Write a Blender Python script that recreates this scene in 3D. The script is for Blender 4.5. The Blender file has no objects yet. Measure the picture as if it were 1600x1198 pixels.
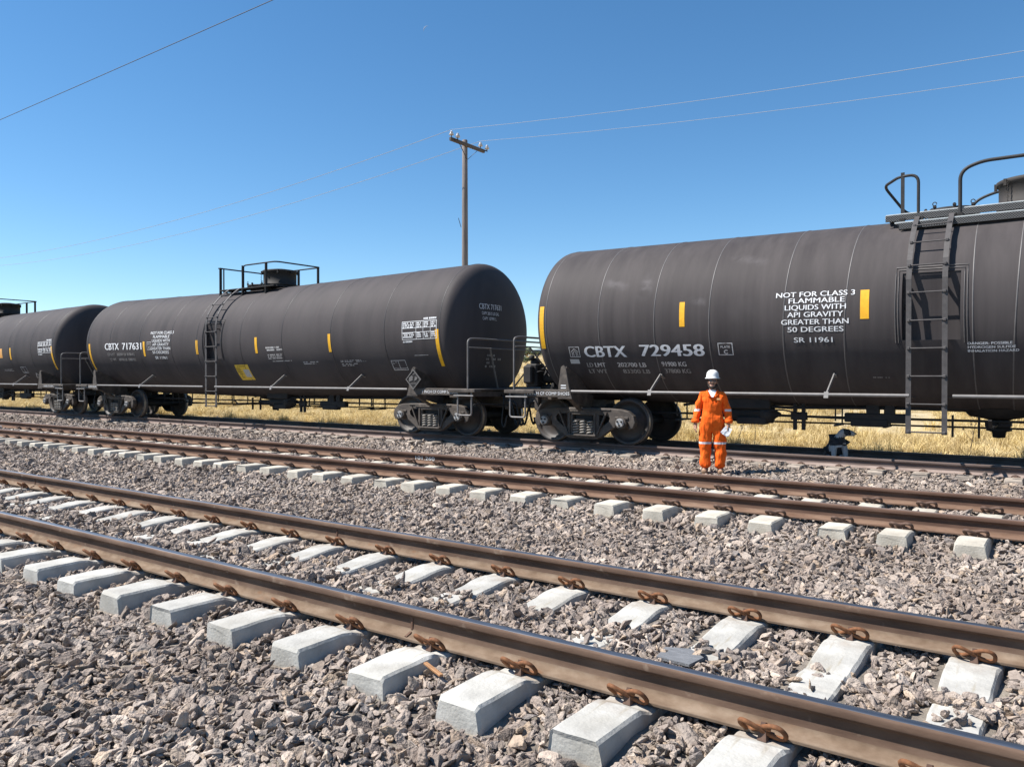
import bpy, bmesh, math, random
import numpy as np
from mathutils import Vector, Matrix, noise as mnoise

random.seed(7)
rng = np.random.default_rng(11)
R = math.radians
SC = bpy.context.scene
COL = SC.collection

# ---------------------------------------------------------------- camera, sky, sun, exposure
CAM_Z = 1.306
cd = bpy.data.cameras.new('camera')
cd.sensor_width = 36.0
cd.lens = 36.0 * 1230 / 1600
cd.clip_start = 0.05
cd.clip_end = 6000
cam = bpy.data.objects.new('camera', cd)
COL.objects.link(cam)
cam.location = (0, 0, CAM_Z)
cam.rotation_euler = (R(90 - 0.51), 0, R(35.586))
SC.camera = cam

SUN = Vector((-0.60, -0.455, 1.0)).normalized()
SUN_EL = math.asin(SUN.z)
SUN_AZ = math.atan2(SUN.x, SUN.y)            # clockwise from +Y
W = bpy.data.worlds.new('World')
SC.world = W
W.use_nodes = True
nt = W.node_tree
bg = nt.nodes['Background']
sky = nt.nodes.new('ShaderNodeTexSky')
sky.sky_type = 'NISHITA'
sky.sun_disc = False
sky.sun_elevation = SUN_EL
sky.sun_rotation = SUN_AZ
sky.altitude = 1200
sky.air_density = 1.0
sky.dust_density = 0.05
sky.ozone_density = 3.0
hsv = nt.nodes.new('ShaderNodeHueSaturation')
hsv.inputs['Saturation'].default_value = 1.2
hsv.inputs['Hue'].default_value = 0.495
nt.links.new(sky.outputs[0], hsv.inputs['Color'])
nt.links.new(hsv.outputs[0], bg.inputs[0])
bg.inputs[1].default_value = 0.090
sl = bpy.data.lights.new('sun', 'SUN')
sl.energy = 5.0
sl.angle = R(0.5)
sl.color = (1.0, 0.955, 0.89)
so = bpy.data.objects.new('sun', sl)
COL.objects.link(so)
so.rotation_euler = (-SUN).to_track_quat('-Z', 'Y').to_euler()
SC.view_settings.view_transform = 'Standard'
SC.view_settings.look = 'None'
SC.view_settings.gamma = 1
SC.view_settings.exposure = 0.85

# ---------------------------------------------------------------- helpers
def tag(o, label=None, cat=None, group=None, kind=None):
    if label: o['label'] = label
    if cat: o['category'] = cat
    if group: o['group'] = group
    if kind: o['kind'] = kind
    return o

def empty(name, loc, rz=0.0):
    o = bpy.data.objects.new(name, None)
    o.empty_display_size = 0.2
    o.location = loc
    o.rotation_euler = (0, 0, rz)
    COL.objects.link(o)
    return o

def rgba(c): return (c[0], c[1], c[2], 1.0)

def mat(name, cols, scale=4.0, rough=0.7, metal=0.0, bump=0.0, bscale=None, stretch=(1, 1, 1), detail=6.0,
        coords='Object', spec=0.5, rough2=None, bdist=0.02, second=None):
    """Principled material: noise through a colour ramp, optional second noise layer, optional bump."""
    m = bpy.data.materials.new(name)
    m.use_nodes = True
    n, l = m.node_tree.nodes, m.node_tree.links
    p = n['Principled BSDF']
    p.inputs['Roughness'].default_value = rough
    p.inputs['Metallic'].default_value = metal
    p.inputs['Specular IOR Level'].default_value = spec
    if len(cols) == 1 and not bump:
        p.inputs['Base Color'].default_value = rgba(cols[0])
        return m
    tc = n.new('ShaderNodeTexCoord')
    mp = n.new('ShaderNodeMapping')
    mp.inputs['Scale'].default_value = stretch
    l.new(tc.outputs[coords], mp.inputs[0])
    tx = n.new('ShaderNodeTexNoise')
    tx.inputs['Scale'].default_value = scale
    tx.inputs['Detail'].default_value = detail
    tx.inputs['Roughness'].default_value = 0.62
    l.new(mp.outputs[0], tx.inputs['Vector'])
    rp = n.new('ShaderNodeValToRGB')
    el = rp.color_ramp.elements
    k = len(cols)
    pos = [0.32 + 0.36 * i / max(1, k - 1) for i in range(k)]
    el[0].position, el[0].color = pos[0], rgba(cols[0])
    el[1].position, el[1].color = pos[-1], rgba(cols[-1])
    for i in range(1, k - 1):
        e = el.new(pos[i]); e.color = rgba(cols[i])
    l.new(tx.outputs['Fac'], rp.inputs[0])
    out = rp.outputs[0]
    if second:                               # (colour, scale, threshold, stretch)
        c2, s2, th, st2 = second
        mp2 = n.new('ShaderNodeMapping'); mp2.inputs['Scale'].default_value = st2
        l.new(tc.outputs[coords], mp2.inputs[0])
        t2 = n.new('ShaderNodeTexNoise'); t2.inputs['Scale'].default_value = s2; t2.inputs['Detail'].default_value = 5
        l.new(mp2.outputs[0], t2.inputs['Vector'])
        r2 = n.new('ShaderNodeValToRGB')
        r2.color_ramp.elements[0].position = th; r2.color_ramp.elements[0].color = (0, 0, 0, 1)
        r2.color_ramp.elements[1].position = min(1, th + 0.16); r2.color_ramp.elements[1].color = (1, 1, 1, 1)
        l.new(t2.outputs['Fac'], r2.inputs[0])
        mx = n.new('ShaderNodeMixRGB')
        l.new(r2.outputs[0], mx.inputs[0]); l.new(out, mx.inputs[1]); mx.inputs[2].default_value = rgba(c2)
        out = mx.outputs[0]
    l.new(out, p.inputs['Base Color'])
    if rough2 is not None:
        mr = n.new('ShaderNodeMapRange')
        mr.inputs['To Min'].default_value = rough; mr.inputs['To Max'].default_value = rough2
        l.new(tx.outputs['Fac'], mr.inputs[0]); l.new(mr.outputs[0], p.inputs['Roughness'])
    if bump:
        tb = n.new('ShaderNodeTexNoise')
        tb.inputs['Scale'].default_value = bscale or scale * 4
        tb.inputs['Detail'].default_value = 6
        l.new(mp.outputs[0], tb.inputs['Vector'])
        b = n.new('ShaderNodeBump'); b.inputs['Strength'].default_value = bump; b.inputs['Distance'].default_value = bdist
        l.new(tb.outputs['Fac'], b.inputs['Height']); l.new(b.outputs[0], p.inputs['Normal'])
    return m

def random_mat(name, cols, rough=0.85, nscale=25.0, bump=0.4, patch=None):
    """Colour picked per scattered instance, broken up by a fine noise."""
    m = bpy.data.materials.new(name)
    m.use_nodes = True
    n, l = m.node_tree.nodes, m.node_tree.links
    p = n['Principled BSDF']; p.inputs['Roughness'].default_value = rough
    p.inputs['Specular IOR Level'].default_value = 0.3
    oi = n.new('ShaderNodeObjectInfo')
    rp = n.new('ShaderNodeValToRGB'); rp.color_ramp.interpolation = 'LINEAR'
    el = rp.color_ramp.elements; k = len(cols)
    el[0].position = 0; el[0].color = rgba(cols[0]); el[1].position = 1; el[1].color = rgba(cols[-1])
    for i in range(1, k - 1):
        e = el.new(i / (k - 1)); e.color = rgba(cols[i])
    l.new(oi.outputs['Random'], rp.inputs[0])
    tc = n.new('ShaderNodeTexCoord')
    tx = n.new('ShaderNodeTexNoise'); tx.inputs['Scale'].default_value = nscale; tx.inputs['Detail'].default_value = 5
    l.new(tc.outputs['Object'], tx.inputs['Vector'])
    mr = n.new('ShaderNodeMapRange'); mr.inputs['To Min'].default_value = 0.62; mr.inputs['To Max'].default_value = 1.38
    l.new(tx.outputs['Fac'], mr.inputs[0])
    mx = n.new('ShaderNodeVectorMath'); mx.operation = 'SCALE'
    l.new(rp.outputs[0], mx.inputs[0]); l.new(mr.outputs[0], mx.inputs['Scale'])
    out = mx.outputs[0]
    if patch:                                # broad dusty and stained patches over the ground
        ge = n.new('ShaderNodeNewGeometry'); pt_ = n.new('ShaderNodeTexNoise'); pt_.inputs['Scale'].default_value = patch[0]; pt_.inputs['Detail'].default_value = 4
        l.new(ge.outputs['Position'], pt_.inputs['Vector'])
        pr = n.new('ShaderNodeValToRGB'); pr.color_ramp.elements[0].position = .36; pr.color_ramp.elements[0].color = rgba(patch[1]); pr.color_ramp.elements[1].position = .64; pr.color_ramp.elements[1].color = rgba(patch[2])
        l.new(pt_.outputs['Fac'], pr.inputs[0])
        pm = n.new('ShaderNodeMixRGB'); pm.blend_type = 'MULTIPLY'; pm.inputs[0].default_value = 1
        l.new(out, pm.inputs[1]); l.new(pr.outputs[0], pm.inputs[2]); out = pm.outputs[0]
    l.new(out, p.inputs['Base Color'])
    if bump:
        b = n.new('ShaderNodeBump'); b.inputs['Strength'].default_value = bump; b.inputs['Distance'].default_value = 0.15
        l.new(tx.outputs['Fac'], b.inputs['Height']); l.new(b.outputs[0], p.inputs['Normal'])
    return m

class MB:
    """Collects shapes and links them as one mesh object."""
    def __init__(s): s.v = []; s.f = []; s.m = []; s.s = []
    def add(s, vs, fs, mi=0, smooth=False):
        o = len(s.v)
        s.v += [tuple(v) for v in vs]
        for f in fs:
            s.f.append(tuple(i + o for i in f)); s.m.append(mi); s.s.append(smooth)
        return s
    def box(s, c, d, mi=0, M=None, ch=0.0):
        hx, hy, hz = d[0] / 2, d[1] / 2, d[2] / 2
        if ch <= 0:
            vs = [Vector((x, y, z)) for x in (-hx, hx) for y in (-hy, hy) for z in (-hz, hz)]
            fs = [(0, 1, 3, 2), (4, 6, 7, 5), (0, 4, 5, 1), (2, 3, 7, 6), (0, 2, 6, 4), (1, 5, 7, 3)]
        else:
            bm = bmesh.new()
            bmesh.ops.create_cube(bm, size=1)
            for v in bm.verts: v.co = Vector((v.co.x * d[0], v.co.y * d[1], v.co.z * d[2]))
            bmesh.ops.bevel(bm, geom=bm.edges[:], offset=ch, segments=1, affect='EDGES')
            bm.verts.index_update()
            vs = [v.co.copy() for v in bm.verts]; fs = [[v.index for v in f.verts] for f in bm.faces]
            bm.free()
        if M is not None: vs = [M @ v for v in vs]
        c = Vector(c)
        return s.add([v + c for v in vs], fs, mi)
    def bar(s, a, b, w, t, mi=0, up=(0, 0, 1)):
        """flat bar from a to b, w across, t thick"""
        a, b = Vector(a), Vector(b); d = b - a; L = d.length; d.normalize()
        u = Vector(up); x = d.cross(u)
        if x.length < 1e-4: x = d.cross(Vector((1, 0, 0)))
        x.normalize(); y = x.cross(d)
        M = Matrix((x, y, d)).transposed()
        return s.box((a + b) / 2, (w, t, L), mi, M)
    def tube(s, pts, r, n=8, mi=0, closed=False, smooth=True):
        pts = [Vector(p) for p in pts]; k = len(pts)
        rs = r if isinstance(r, (list, tuple)) else [r] * k
        T = []
        for i in range(k):
            if closed: t = pts[(i + 1) % k] - pts[i - 1]
            else: t = pts[min(i + 1, k - 1)] - pts[max(i - 1, 0)]
            T.append(t.normalized() if t.length > 1e-9 else Vector((0, 0, 1)))
        u = T[0].orthogonal().normalized(); vs = []
        for i in range(k):
            u = (u - T[i] * u.dot(T[i]))
            u = u.normalized() if u.length > 1e-6 else T[i].orthogonal().normalized()
            w = T[i].cross(u)
            for j in range(n):
                a = 2 * math.pi * j / n
                vs.append(pts[i] + (u * math.cos(a) + w * math.sin(a)) * rs[i])
        fs = []
        for i in range(k if closed else k - 1):
            for j in range(n):
                a, b = i * n + j, i * n + (j + 1) % n
                c, d = ((i + 1) % k) * n + (j + 1) % n, ((i + 1) % k) * n + j
                fs.append((a, b, c, d))
        s.add(vs, fs, mi, smooth)
        if not closed:
            s.add(vs[:n], [tuple(range(n))[::-1]], mi); s.add(vs[-n:], [tuple(range(n))], mi)
        return s
    def lathe(s, prof, c, axis='Y', n=32, mi=0, smooth=True, caps=True):
        """prof: (radius, position along axis)"""
        vs = []
        for r, h in prof:
            for j in range(n):
                a = 2 * math.pi * j / n
                p, q = r * math.cos(a), r * math.sin(a)
                v = {'X': (h, p, q), 'Y': (p, h, q), 'Z': (p, q, h)}[axis]
                vs.append(Vector(v) + Vector(c))
        fs = [(i * n + j, i * n + (j + 1) % n, (i + 1) * n + (j + 1) % n, (i + 1) * n + j) for i in range(len(prof) - 1) for j in range(n)]
        s.add(vs, fs, mi, smooth)
        if caps: s.add(vs[:n], [tuple(range(n))], mi); s.add(vs[-n:], [tuple(range(n))], mi)
        return s
    def build(s, name, mats, parent=None, loc=None, normals=True, smooth_angle=None):
        me = bpy.data.meshes.new(name)
        me.from_pydata([tuple(v) for v in s.v], [], s.f)
        mats = mats if isinstance(mats, (list, tuple)) else [mats]
        for m in mats: me.materials.append(m)
        me.polygons.foreach_set('material_index', s.m)
        me.polygons.foreach_set('use_smooth', s.s)
        if normals:
            bm = bmesh.new(); bm.from_mesh(me)
            bmesh.ops.recalc_face_normals(bm, faces=bm.faces[:]); bm.to_mesh(me); bm.free()
        me.update()
        o = bpy.data.objects.new(name, me)
        COL.objects.link(o)
        if parent: o.parent = parent
        if loc: o.location = loc
        return o

def arc(c, r, a0, a1, n, u, v):
    c, u, v = Vector(c), Vector(u), Vector(v)
    return [c + u * (r * math.cos(R(a0 + (a1 - a0) * i / n))) + v * (r * math.sin(R(a0 + (a1 - a0) * i / n))) for i in range(n + 1)]

def fillet(pts, r, n=5):
    """rounded polyline through pts"""
    P = [Vector(p) for p in pts]; out = [P[0]]
    for i in range(1, len(P) - 1):
        a, b, c = P[i - 1], P[i], P[i + 1]
        d1, d2 = (a - b), (c - b)
        q = min(r, d1.length * .49, d2.length * .49)
        s, e = b + d1.normalized() * q, b + d2.normalized() * q
        for k in range(n + 1):
            t = k / n
            out.append(s * (1 - t) ** 2 + b * 2 * t * (1 - t) + e * t * t)
    out.append(P[-1])
    return out

def curve_mesh(cu):
    o = bpy.data.objects.new('tmp', cu)
    COL.objects.link(o)
    bpy.context.view_layer.update()
    me = bpy.data.meshes.new_from_object(o.evaluated_get(bpy.context.evaluated_depsgraph_get()))
    bpy.data.objects.remove(o)
    vs = [v.co.copy() for v in me.vertices]; fs = [tuple(p.vertices) for p in me.polygons]
    bpy.data.meshes.remove(me); bpy.data.curves.remove(cu)
    return vs, fs

def plate(loops, depth, bevel=0.0):
    """2-D outline with holes, extruded by depth (centred on z=0), bevelled edges"""
    cu = bpy.data.curves.new('tmp', 'CURVE')
    cu.dimensions = '2D'; cu.fill_mode = 'BOTH'
    cu.extrude = max(0, depth / 2 - bevel); cu.bevel_depth = bevel; cu.bevel_resolution = 1
    for lp in loops:
        sp = cu.splines.new('POLY'); sp.points.add(len(lp) - 1)
        for i, p in enumerate(lp): sp.points[i].co = (p[0], p[1], 0, 1)
        sp.use_cyclic_u = True
    return curve_mesh(cu)

_tc = {}
def text2d(s, h, w=None, align='LEFT', bold=0.0, space=1.0):
    """flat lettering: cap height h, optional total width w; baseline at y=0"""
    key = (s, bold, space)
    if key not in _tc:
        cu = bpy.data.curves.new('tmp', 'FONT')
        cu.body = s; cu.size = 1; cu.offset = bold; cu.space_character = space; cu.resolution_u = 3
        _tc[key] = curve_mesh(cu)
    vs, fs = _tc[key]
    xs = [v.x for v in vs]; x0, x1 = min(xs), max(xs)
    ky = h / 0.729
    kx = ky if w is None else w / (x1 - x0)
    W_ = (x1 - x0) * kx
    off = {'LEFT': 0, 'CENTER': -W_ / 2, 'RIGHT': -W_}[align]
    return [((v.x - x0) * kx + off, v.y * ky) for v in vs], fs

def dup(o, parent=None, loc=None):
    """copies a thing with its parts and sub-parts"""
    c = o.copy(); COL.objects.link(c)
    if parent is not None: c.parent = parent
    if loc is not None: c.location = loc
    for ch in list(o.children): dup(ch, c)
    return c

def skin_mesh(verts, edges, radii, levels=2, root=0):
    me = bpy.data.meshes.new('tmp')
    me.from_pydata(verts, edges, [])
    o = bpy.data.objects.new('tmp', me); COL.objects.link(o)
    sk = o.modifiers.new('s', 'SKIN'); sk.use_smooth_shade = True
    sd = o.modifiers.new('d', 'SUBSURF'); sd.levels = levels; sd.render_levels = levels
    for i, d in enumerate(me.skin_vertices[0].data):
        r = radii[i]; d.radius = r if isinstance(r, tuple) else (r, r); d.use_root = (i == root)
    bpy.context.view_layer.update()
    m2 = bpy.data.meshes.new_from_object(o.evaluated_get(bpy.context.evaluated_depsgraph_get()))
    bpy.data.objects.remove(o); bpy.data.meshes.remove(me)
    vs = [v.co.copy() for v in m2.vertices]; fs = [tuple(p.vertices) for p in m2.polygons]
    bpy.data.meshes.remove(m2)
    return vs, fs

def scatter(name, protos, P, rot, scl, idx, label, cat, kind='stuff'):
    """one object that instances the prototype meshes on points (geometry nodes)"""
    me = bpy.data.meshes.new(name)
    n = len(P)
    me.vertices.add(n)
    me.vertices.foreach_set('co', np.asarray(P, 'f').ravel())
    for nm, ty, arr, key in (('rot', 'FLOAT_VECTOR', rot, 'vector'), ('scl', 'FLOAT_VECTOR', scl, 'vector'), ('idx', 'INT', idx, 'value')):
        a = me.attributes.new(nm, ty, 'POINT')
        a.data.foreach_set(key, np.asarray(arr, 'i' if ty == 'INT' else 'f').ravel())
    o = bpy.data.objects.new(name, me); COL.objects.link(o)
    coll = bpy.data.collections.new(name + '_shapes')
    for q in protos:
        coll.objects.link(q)
    g = bpy.data.node_groups.new(name, 'GeometryNodeTree')
    g.interface.new_socket('Geometry', in_out='INPUT', socket_type='NodeSocketGeometry')
    g.interface.new_socket('Geometry', in_out='OUTPUT', socket_type='NodeSocketGeometry')
    N, L = g.nodes, g.links
    gi, go = N.new('NodeGroupInput'), N.new('NodeGroupOutput')
    ci = N.new('GeometryNodeCollectionInfo')
    ci.inputs['Collection'].default_value = coll
    ci.inputs['Separate Children'].default_value = True
    ci.inputs['Reset Children'].default_value = True
    ip = N.new('GeometryNodeInstanceOnPoints')
    ip.inputs['Pick Instance'].default_value = True
    def attr(nm, ty):
        a = N.new('GeometryNodeInputNamedAttribute'); a.data_type = ty; a.inputs[0].default_value = nm
        return [q for q in a.outputs if q.enabled][0]
    L.new(gi.outputs[0], ip.inputs['Points']); L.new(ci.outputs[0], ip.inputs['Instance'])
    L.new(attr('idx', 'INT'), ip.inputs['Instance Index'])
    L.new(attr('rot', 'FLOAT_VECTOR'), ip.inputs['Rotation'])
    L.new(attr('scl', 'FLOAT_VECTOR'), ip.inputs['Scale'])
    L.new(ip.outputs[0], go.inputs[0])
    md = o.modifiers.new('scatter', 'NODES'); md.node_group = g
    tag(o, label, cat, kind=kind)
    return o

ORD = ['first', 'second', 'third', 'fourth', 'fifth', 'sixth', 'seventh', 'eighth', 'ninth', 'tenth', 'eleventh', 'twelfth', 'thirteenth',
       'fourteenth', 'fifteenth', 'sixteenth', 'seventeenth', 'eighteenth', 'nineteenth']
TENS = {2: 'twent', 3: 'thirt', 4: 'fort', 5: 'fift', 6: 'sixt', 7: 'sevent'}
def ordinal(i):
    if i <= 19: return ORD[i - 1]
    t, u = divmod(i, 10)
    return TENS[t] + ('ieth' if u == 0 else 'y-' + ORD[u - 1])

# ---------------------------------------------------------------- ground
GP = np.array([(-40, -.50), (0, -.42), (1.5, -.37), (2.3, -.30), (2.68, -.262), (3.0, -.222), (3.3, -.216), (4.05, -.214), (4.8, -.218), (5.1, -.222), (5.45, -.26),
               (5.8, -.285), (6.7, -.30), (7.3, -.275), (7.62, -.225), (7.95, -.185), (8.25, -.175), (9.0, -.17), (9.75, -.175), (10.1, -.185), (10.45, -.23),
               (11.0, -.29), (12.0, -.335), (12.7, -.33), (13.3, -.295), (13.6, -.27), (13.9, -.25), (14.2, -.255), (14.94, -.27), (15.7, -.26), (16.3, -.31),
               (17.2, -.36), (18, -.36), (25, -.34), (40, .05), (70, 1.35), (200, 7.2), (260, 8.4), (420, 9.5)])
def zg(y): return np.interp(y, GP[:, 0], GP[:, 1])
def wob(x, y):
    return 0.014 * np.sin(1.7 * x + 0.6 * y) * np.sin(1.1 * y + 0.4 * x + 1) + 0.009 * np.sin(3.9 * x - 2.3 * y + .5) + 0.006 * np.sin(7.1 * x + 6.3 * y)
def ground_z(x, y):
    f = np.clip((np.abs(y - 6.6) - .1) / .6, 0, 1)
    return zg(y) + wob(x, y) * 1.0

GX = np.unique(np.concatenate([np.linspace(-420, -60, 25), np.arange(-60, 8, 0.5), np.linspace(8, 200, 14)]))
GY = np.unique(np.concatenate([np.linspace(-40, -4, 6), np.arange(-4, 20, 0.2), np.arange(20, 44, 1.0), np.linspace(44, 420, 50)]))
gx, gy = np.meshgrid(GX, GY)
gz = ground_z(gx, gy) - 0.012 + np.where(gy > 24, 0.25 * np.sin(gx * .05 + 1) * np.sin(gy * .043) * np.clip((gy - 24) / 60, 0, 1), 0)
nx, ny = len(GX), len(GY)
ground_mat = mat('dry_earth', [(.12, .105, .09), (.19, .165, .14), (.25, .22, .185)], scale=3.0, rough=.95, bump=.8, bscale=40, spec=.1)
field_mat = mat('dry_field', [(.33, .255, .14), (.44, .35, .205), (.45, .38, .27)], scale=.55, rough=.95, bump=.7, bscale=9, bdist=.1, spec=.1,
                second=((.33, .29, .22), .16, .56, (1, 1, 1)))
me = bpy.data.meshes.new('ground')
ii = (np.arange(ny - 1)[:, None] * nx + np.arange(nx - 1)[None, :])
me.from_pydata(np.stack([gx, gy, gz], -1).reshape(-1, 3).tolist(), [], np.stack([ii, ii + 1, ii + nx + 1, ii + nx], -1).reshape(-1, 4).tolist())
me.materials.append(ground_mat); me.materials.append(field_mat)
yy = np.repeat((GY[:-1] + GY[1:]) / 2, nx - 1)
me.polygons.foreach_set('material_index', (yy > 17.3).astype('i'))
me.polygons.foreach_set('use_smooth', np.ones(len(yy), bool))
ground = bpy.data.objects.new('ground', me); COL.objects.link(ground)
tag(ground, kind='structure')

# far hills behind the field
hm = mat('hazy_wooded_hills', [(.13, .17, .19), (.16, .205, .225), (.19, .235, .255)], scale=.03, rough=1, spec=.05)  # blue haze of the distance is put into the forest colour
hb = MB(); vs = []; K = 90
for i in range(K):
    x = -1400 + 2000 * i / (K - 1)
    h = 31 + 6 * math.sin(x * .009 + 2) + 5 * math.sin(x * .023) + 2.0 * math.sin(x * .11)
    for yq, zq in ((560, 4), (640, h * .55), (760, h), (900, h * .75), (1100, 0)): vs.append((x, yq, zq))
hb.add(vs, [(i * 5 + j, i * 5 + j + 1, i * 5 + j + 6, i * 5 + j + 5) for i in range(K - 1) for j in range(4)], 0, True)
tag(hb.build('hills', hm), kind='structure')

# ---------------------------------------------------------------- tracks
TR = [dict(y0=3.30, z=0.0), dict(y0=8.247, z=0.038), dict(y0=14.19, z=-0.061)]
G = 1.505
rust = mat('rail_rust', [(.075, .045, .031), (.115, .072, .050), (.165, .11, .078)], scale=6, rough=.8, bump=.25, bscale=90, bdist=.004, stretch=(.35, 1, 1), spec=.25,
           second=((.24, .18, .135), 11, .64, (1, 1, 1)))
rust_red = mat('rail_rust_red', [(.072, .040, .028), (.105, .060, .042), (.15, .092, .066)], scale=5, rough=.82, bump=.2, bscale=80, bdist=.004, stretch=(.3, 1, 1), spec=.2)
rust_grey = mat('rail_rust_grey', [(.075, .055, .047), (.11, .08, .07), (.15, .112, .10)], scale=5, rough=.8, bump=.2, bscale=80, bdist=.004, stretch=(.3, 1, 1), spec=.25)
foot_tan = mat('rail_foot_tan', [(.125, .085, .058), (.175, .125, .088), (.225, .17, .125)], scale=11, rough=.9, bump=.25, bscale=90, bdist=.004, stretch=(.6, 1, 1), spec=.1, second=((.17, .08, .04), 6, .60, (.7, 1, 1)))  # foot coloured lighter than web and head sides, for stronger contrast between them
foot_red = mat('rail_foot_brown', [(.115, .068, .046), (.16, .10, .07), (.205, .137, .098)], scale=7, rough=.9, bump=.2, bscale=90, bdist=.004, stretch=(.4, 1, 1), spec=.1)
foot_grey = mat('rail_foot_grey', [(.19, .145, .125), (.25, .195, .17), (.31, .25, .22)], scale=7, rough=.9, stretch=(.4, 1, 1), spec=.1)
polish = mat('rail_polished', [(.22, .22, .23), (.34, .34, .35)], scale=30, rough=.36, rough2=.50, metal=1.0, stretch=(.05, 1, 1))
dull = mat('rail_dull_head', [(.15, .10, .08), (.21, .155, .13), (.27, .205, .18)], scale=14, rough=.5, metal=.35, stretch=(.06, 1, 1))

def rail_profile():
    h = .172
    half = [(.0, 0), (.016, -.0004), (.026, -.0028), (.032, -.0075), (.0345, -.014), (.0350, -.034), (.0335, -.040), (.024, -.045), (.013, -.051), (.0092, -.062),
            (.0085, -.090), (.0105, -.122), (.016, -.136), (.030, -.146), (.060, -.1545), (.069, -.158), (.070, -.162), (.0695, -h)]
    return half
def make_rail(y, z, m_side, m_top, m_foot, name, label, cat, x0=-75, x1=5.0, group=None):
    half = rail_profile()
    prof = [(a, b) for a, b in half] + [(-a, b) for a, b in half[::-1][:-1]]
    n = len(prof); xs = np.linspace(x0, x1, 40)
    vs = [(x, a, b) for x in xs for a, b in prof]
    b = MB()
    for i in range(len(xs) - 1):
        for j in range(n):
            k = (j + 1) % n
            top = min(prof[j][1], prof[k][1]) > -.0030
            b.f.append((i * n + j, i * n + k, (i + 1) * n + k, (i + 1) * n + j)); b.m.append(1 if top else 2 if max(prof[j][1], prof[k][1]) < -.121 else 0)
            b.s.append(abs(prof[j][1]) < .16 or abs(prof[k][1]) < .16)
    b.v = vs
    b.f.append(tuple(range(n))); b.m.append(0); b.s.append(False)
    o = b.build(name, [m_side, m_top, m_foot], None, (0, y, z))
    return tag(o, label, cat, group)
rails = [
    make_rail(3.30, 0, rust, polish, foot_tan, 'rail', 'nearest rail, thick brown rusty steel with a shiny worn top, crossing the foreground', 'rail'),
    make_rail(3.30 + G, 0, rust, polish, foot_tan, 'rail', 'second rail from the viewer, rusty sides and bluish polished top, in the foreground track', 'rail'),
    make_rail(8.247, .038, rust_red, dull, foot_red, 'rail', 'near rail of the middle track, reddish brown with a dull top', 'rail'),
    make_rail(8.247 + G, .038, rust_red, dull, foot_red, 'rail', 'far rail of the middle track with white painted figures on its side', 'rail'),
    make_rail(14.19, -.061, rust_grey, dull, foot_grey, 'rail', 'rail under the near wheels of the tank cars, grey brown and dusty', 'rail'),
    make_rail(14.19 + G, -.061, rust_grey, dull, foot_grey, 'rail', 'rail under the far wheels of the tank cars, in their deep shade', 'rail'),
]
paint_white = mat('white_paint', [(.62, .62, .60), (.74, .74, .72)], scale=20, rough=.6)
v2, f2 = text2d('101.260', .062, .42)
tb = MB().add([(-8.95 + u, -.0125, -.112 + v) for u, v in v2], f2)
tb.build('painted_number', paint_white, rails[3], normals=False)
for x in (-5.35, -11.2):                       # weld collars on the second rail
    wb = MB()
    for sgn in (-1, 1):
        wb.box((x, sgn * .011, -.09), (.02, .008, .075), ch=.003)
        wb.bar((x, sgn * .020, -.139), (x, sgn * .064, -.1545), .02, .01)
    wb.build('weld_collar', rust_red, rails[1])
wb = MB(); wb.box((-3.05, -.011, -.09), (.016, .007, .08), ch=.002); wb.bar((-3.05, -.020, -.139), (-3.05, -.064, -.1545), .016, .009)
wb.build('weld_collar', rust_red, rails[0])
jb = MB()                                       # fish-plated joint of the tank-car track
jb.box((-21.3, -.022, -.085), (.62, .022, .085), ch=.006)
for k in range(4): jb.lathe([(.016, -.05), (.016, -.03)], (-21.3 - .22 + .147 * k, 0, -.085), 'Y', 8)
jb.build('joint_bar', rust_grey, rails[4])

# sleepers -------------------------------------------------------
concrete = mat('sleeper_concrete', [(.33, .32, .295), (.42, .408, .375), (.485, .472, .44)], scale=5, rough=.9, bump=.55, bscale=60, bdist=.006, spec=.2,
               second=((.30, .265, .20), 7, .60, (3, .5, 1)))
concrete_cream = mat('sleeper_concrete_cream', [(.38, .345, .285), (.48, .44, .37), (.55, .515, .445)], scale=5, rough=.9, bump=.55, bscale=60, bdist=.006, spec=.2,
                     second=((.36, .30, .23), 6, .62, (2, .6, 1)))
tie_dusty = mat('sleeper_dusty', [(.25, .21, .175), (.34, .29, .245), (.42, .365, .31)], scale=6, rough=.95, bump=.5, bscale=50, bdist=.006, spec=.1)
clip_rust = mat('clip_rust', [(.09, .036, .014), (.165, .065, .024), (.23, .10, .04)], scale=30, rough=.85, bump=.4, bscale=200, bdist=.002)
clip_dark = mat('clip_dark', [(.07, .04, .03), (.13, .078, .055)], scale=30, rough=.85)
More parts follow.
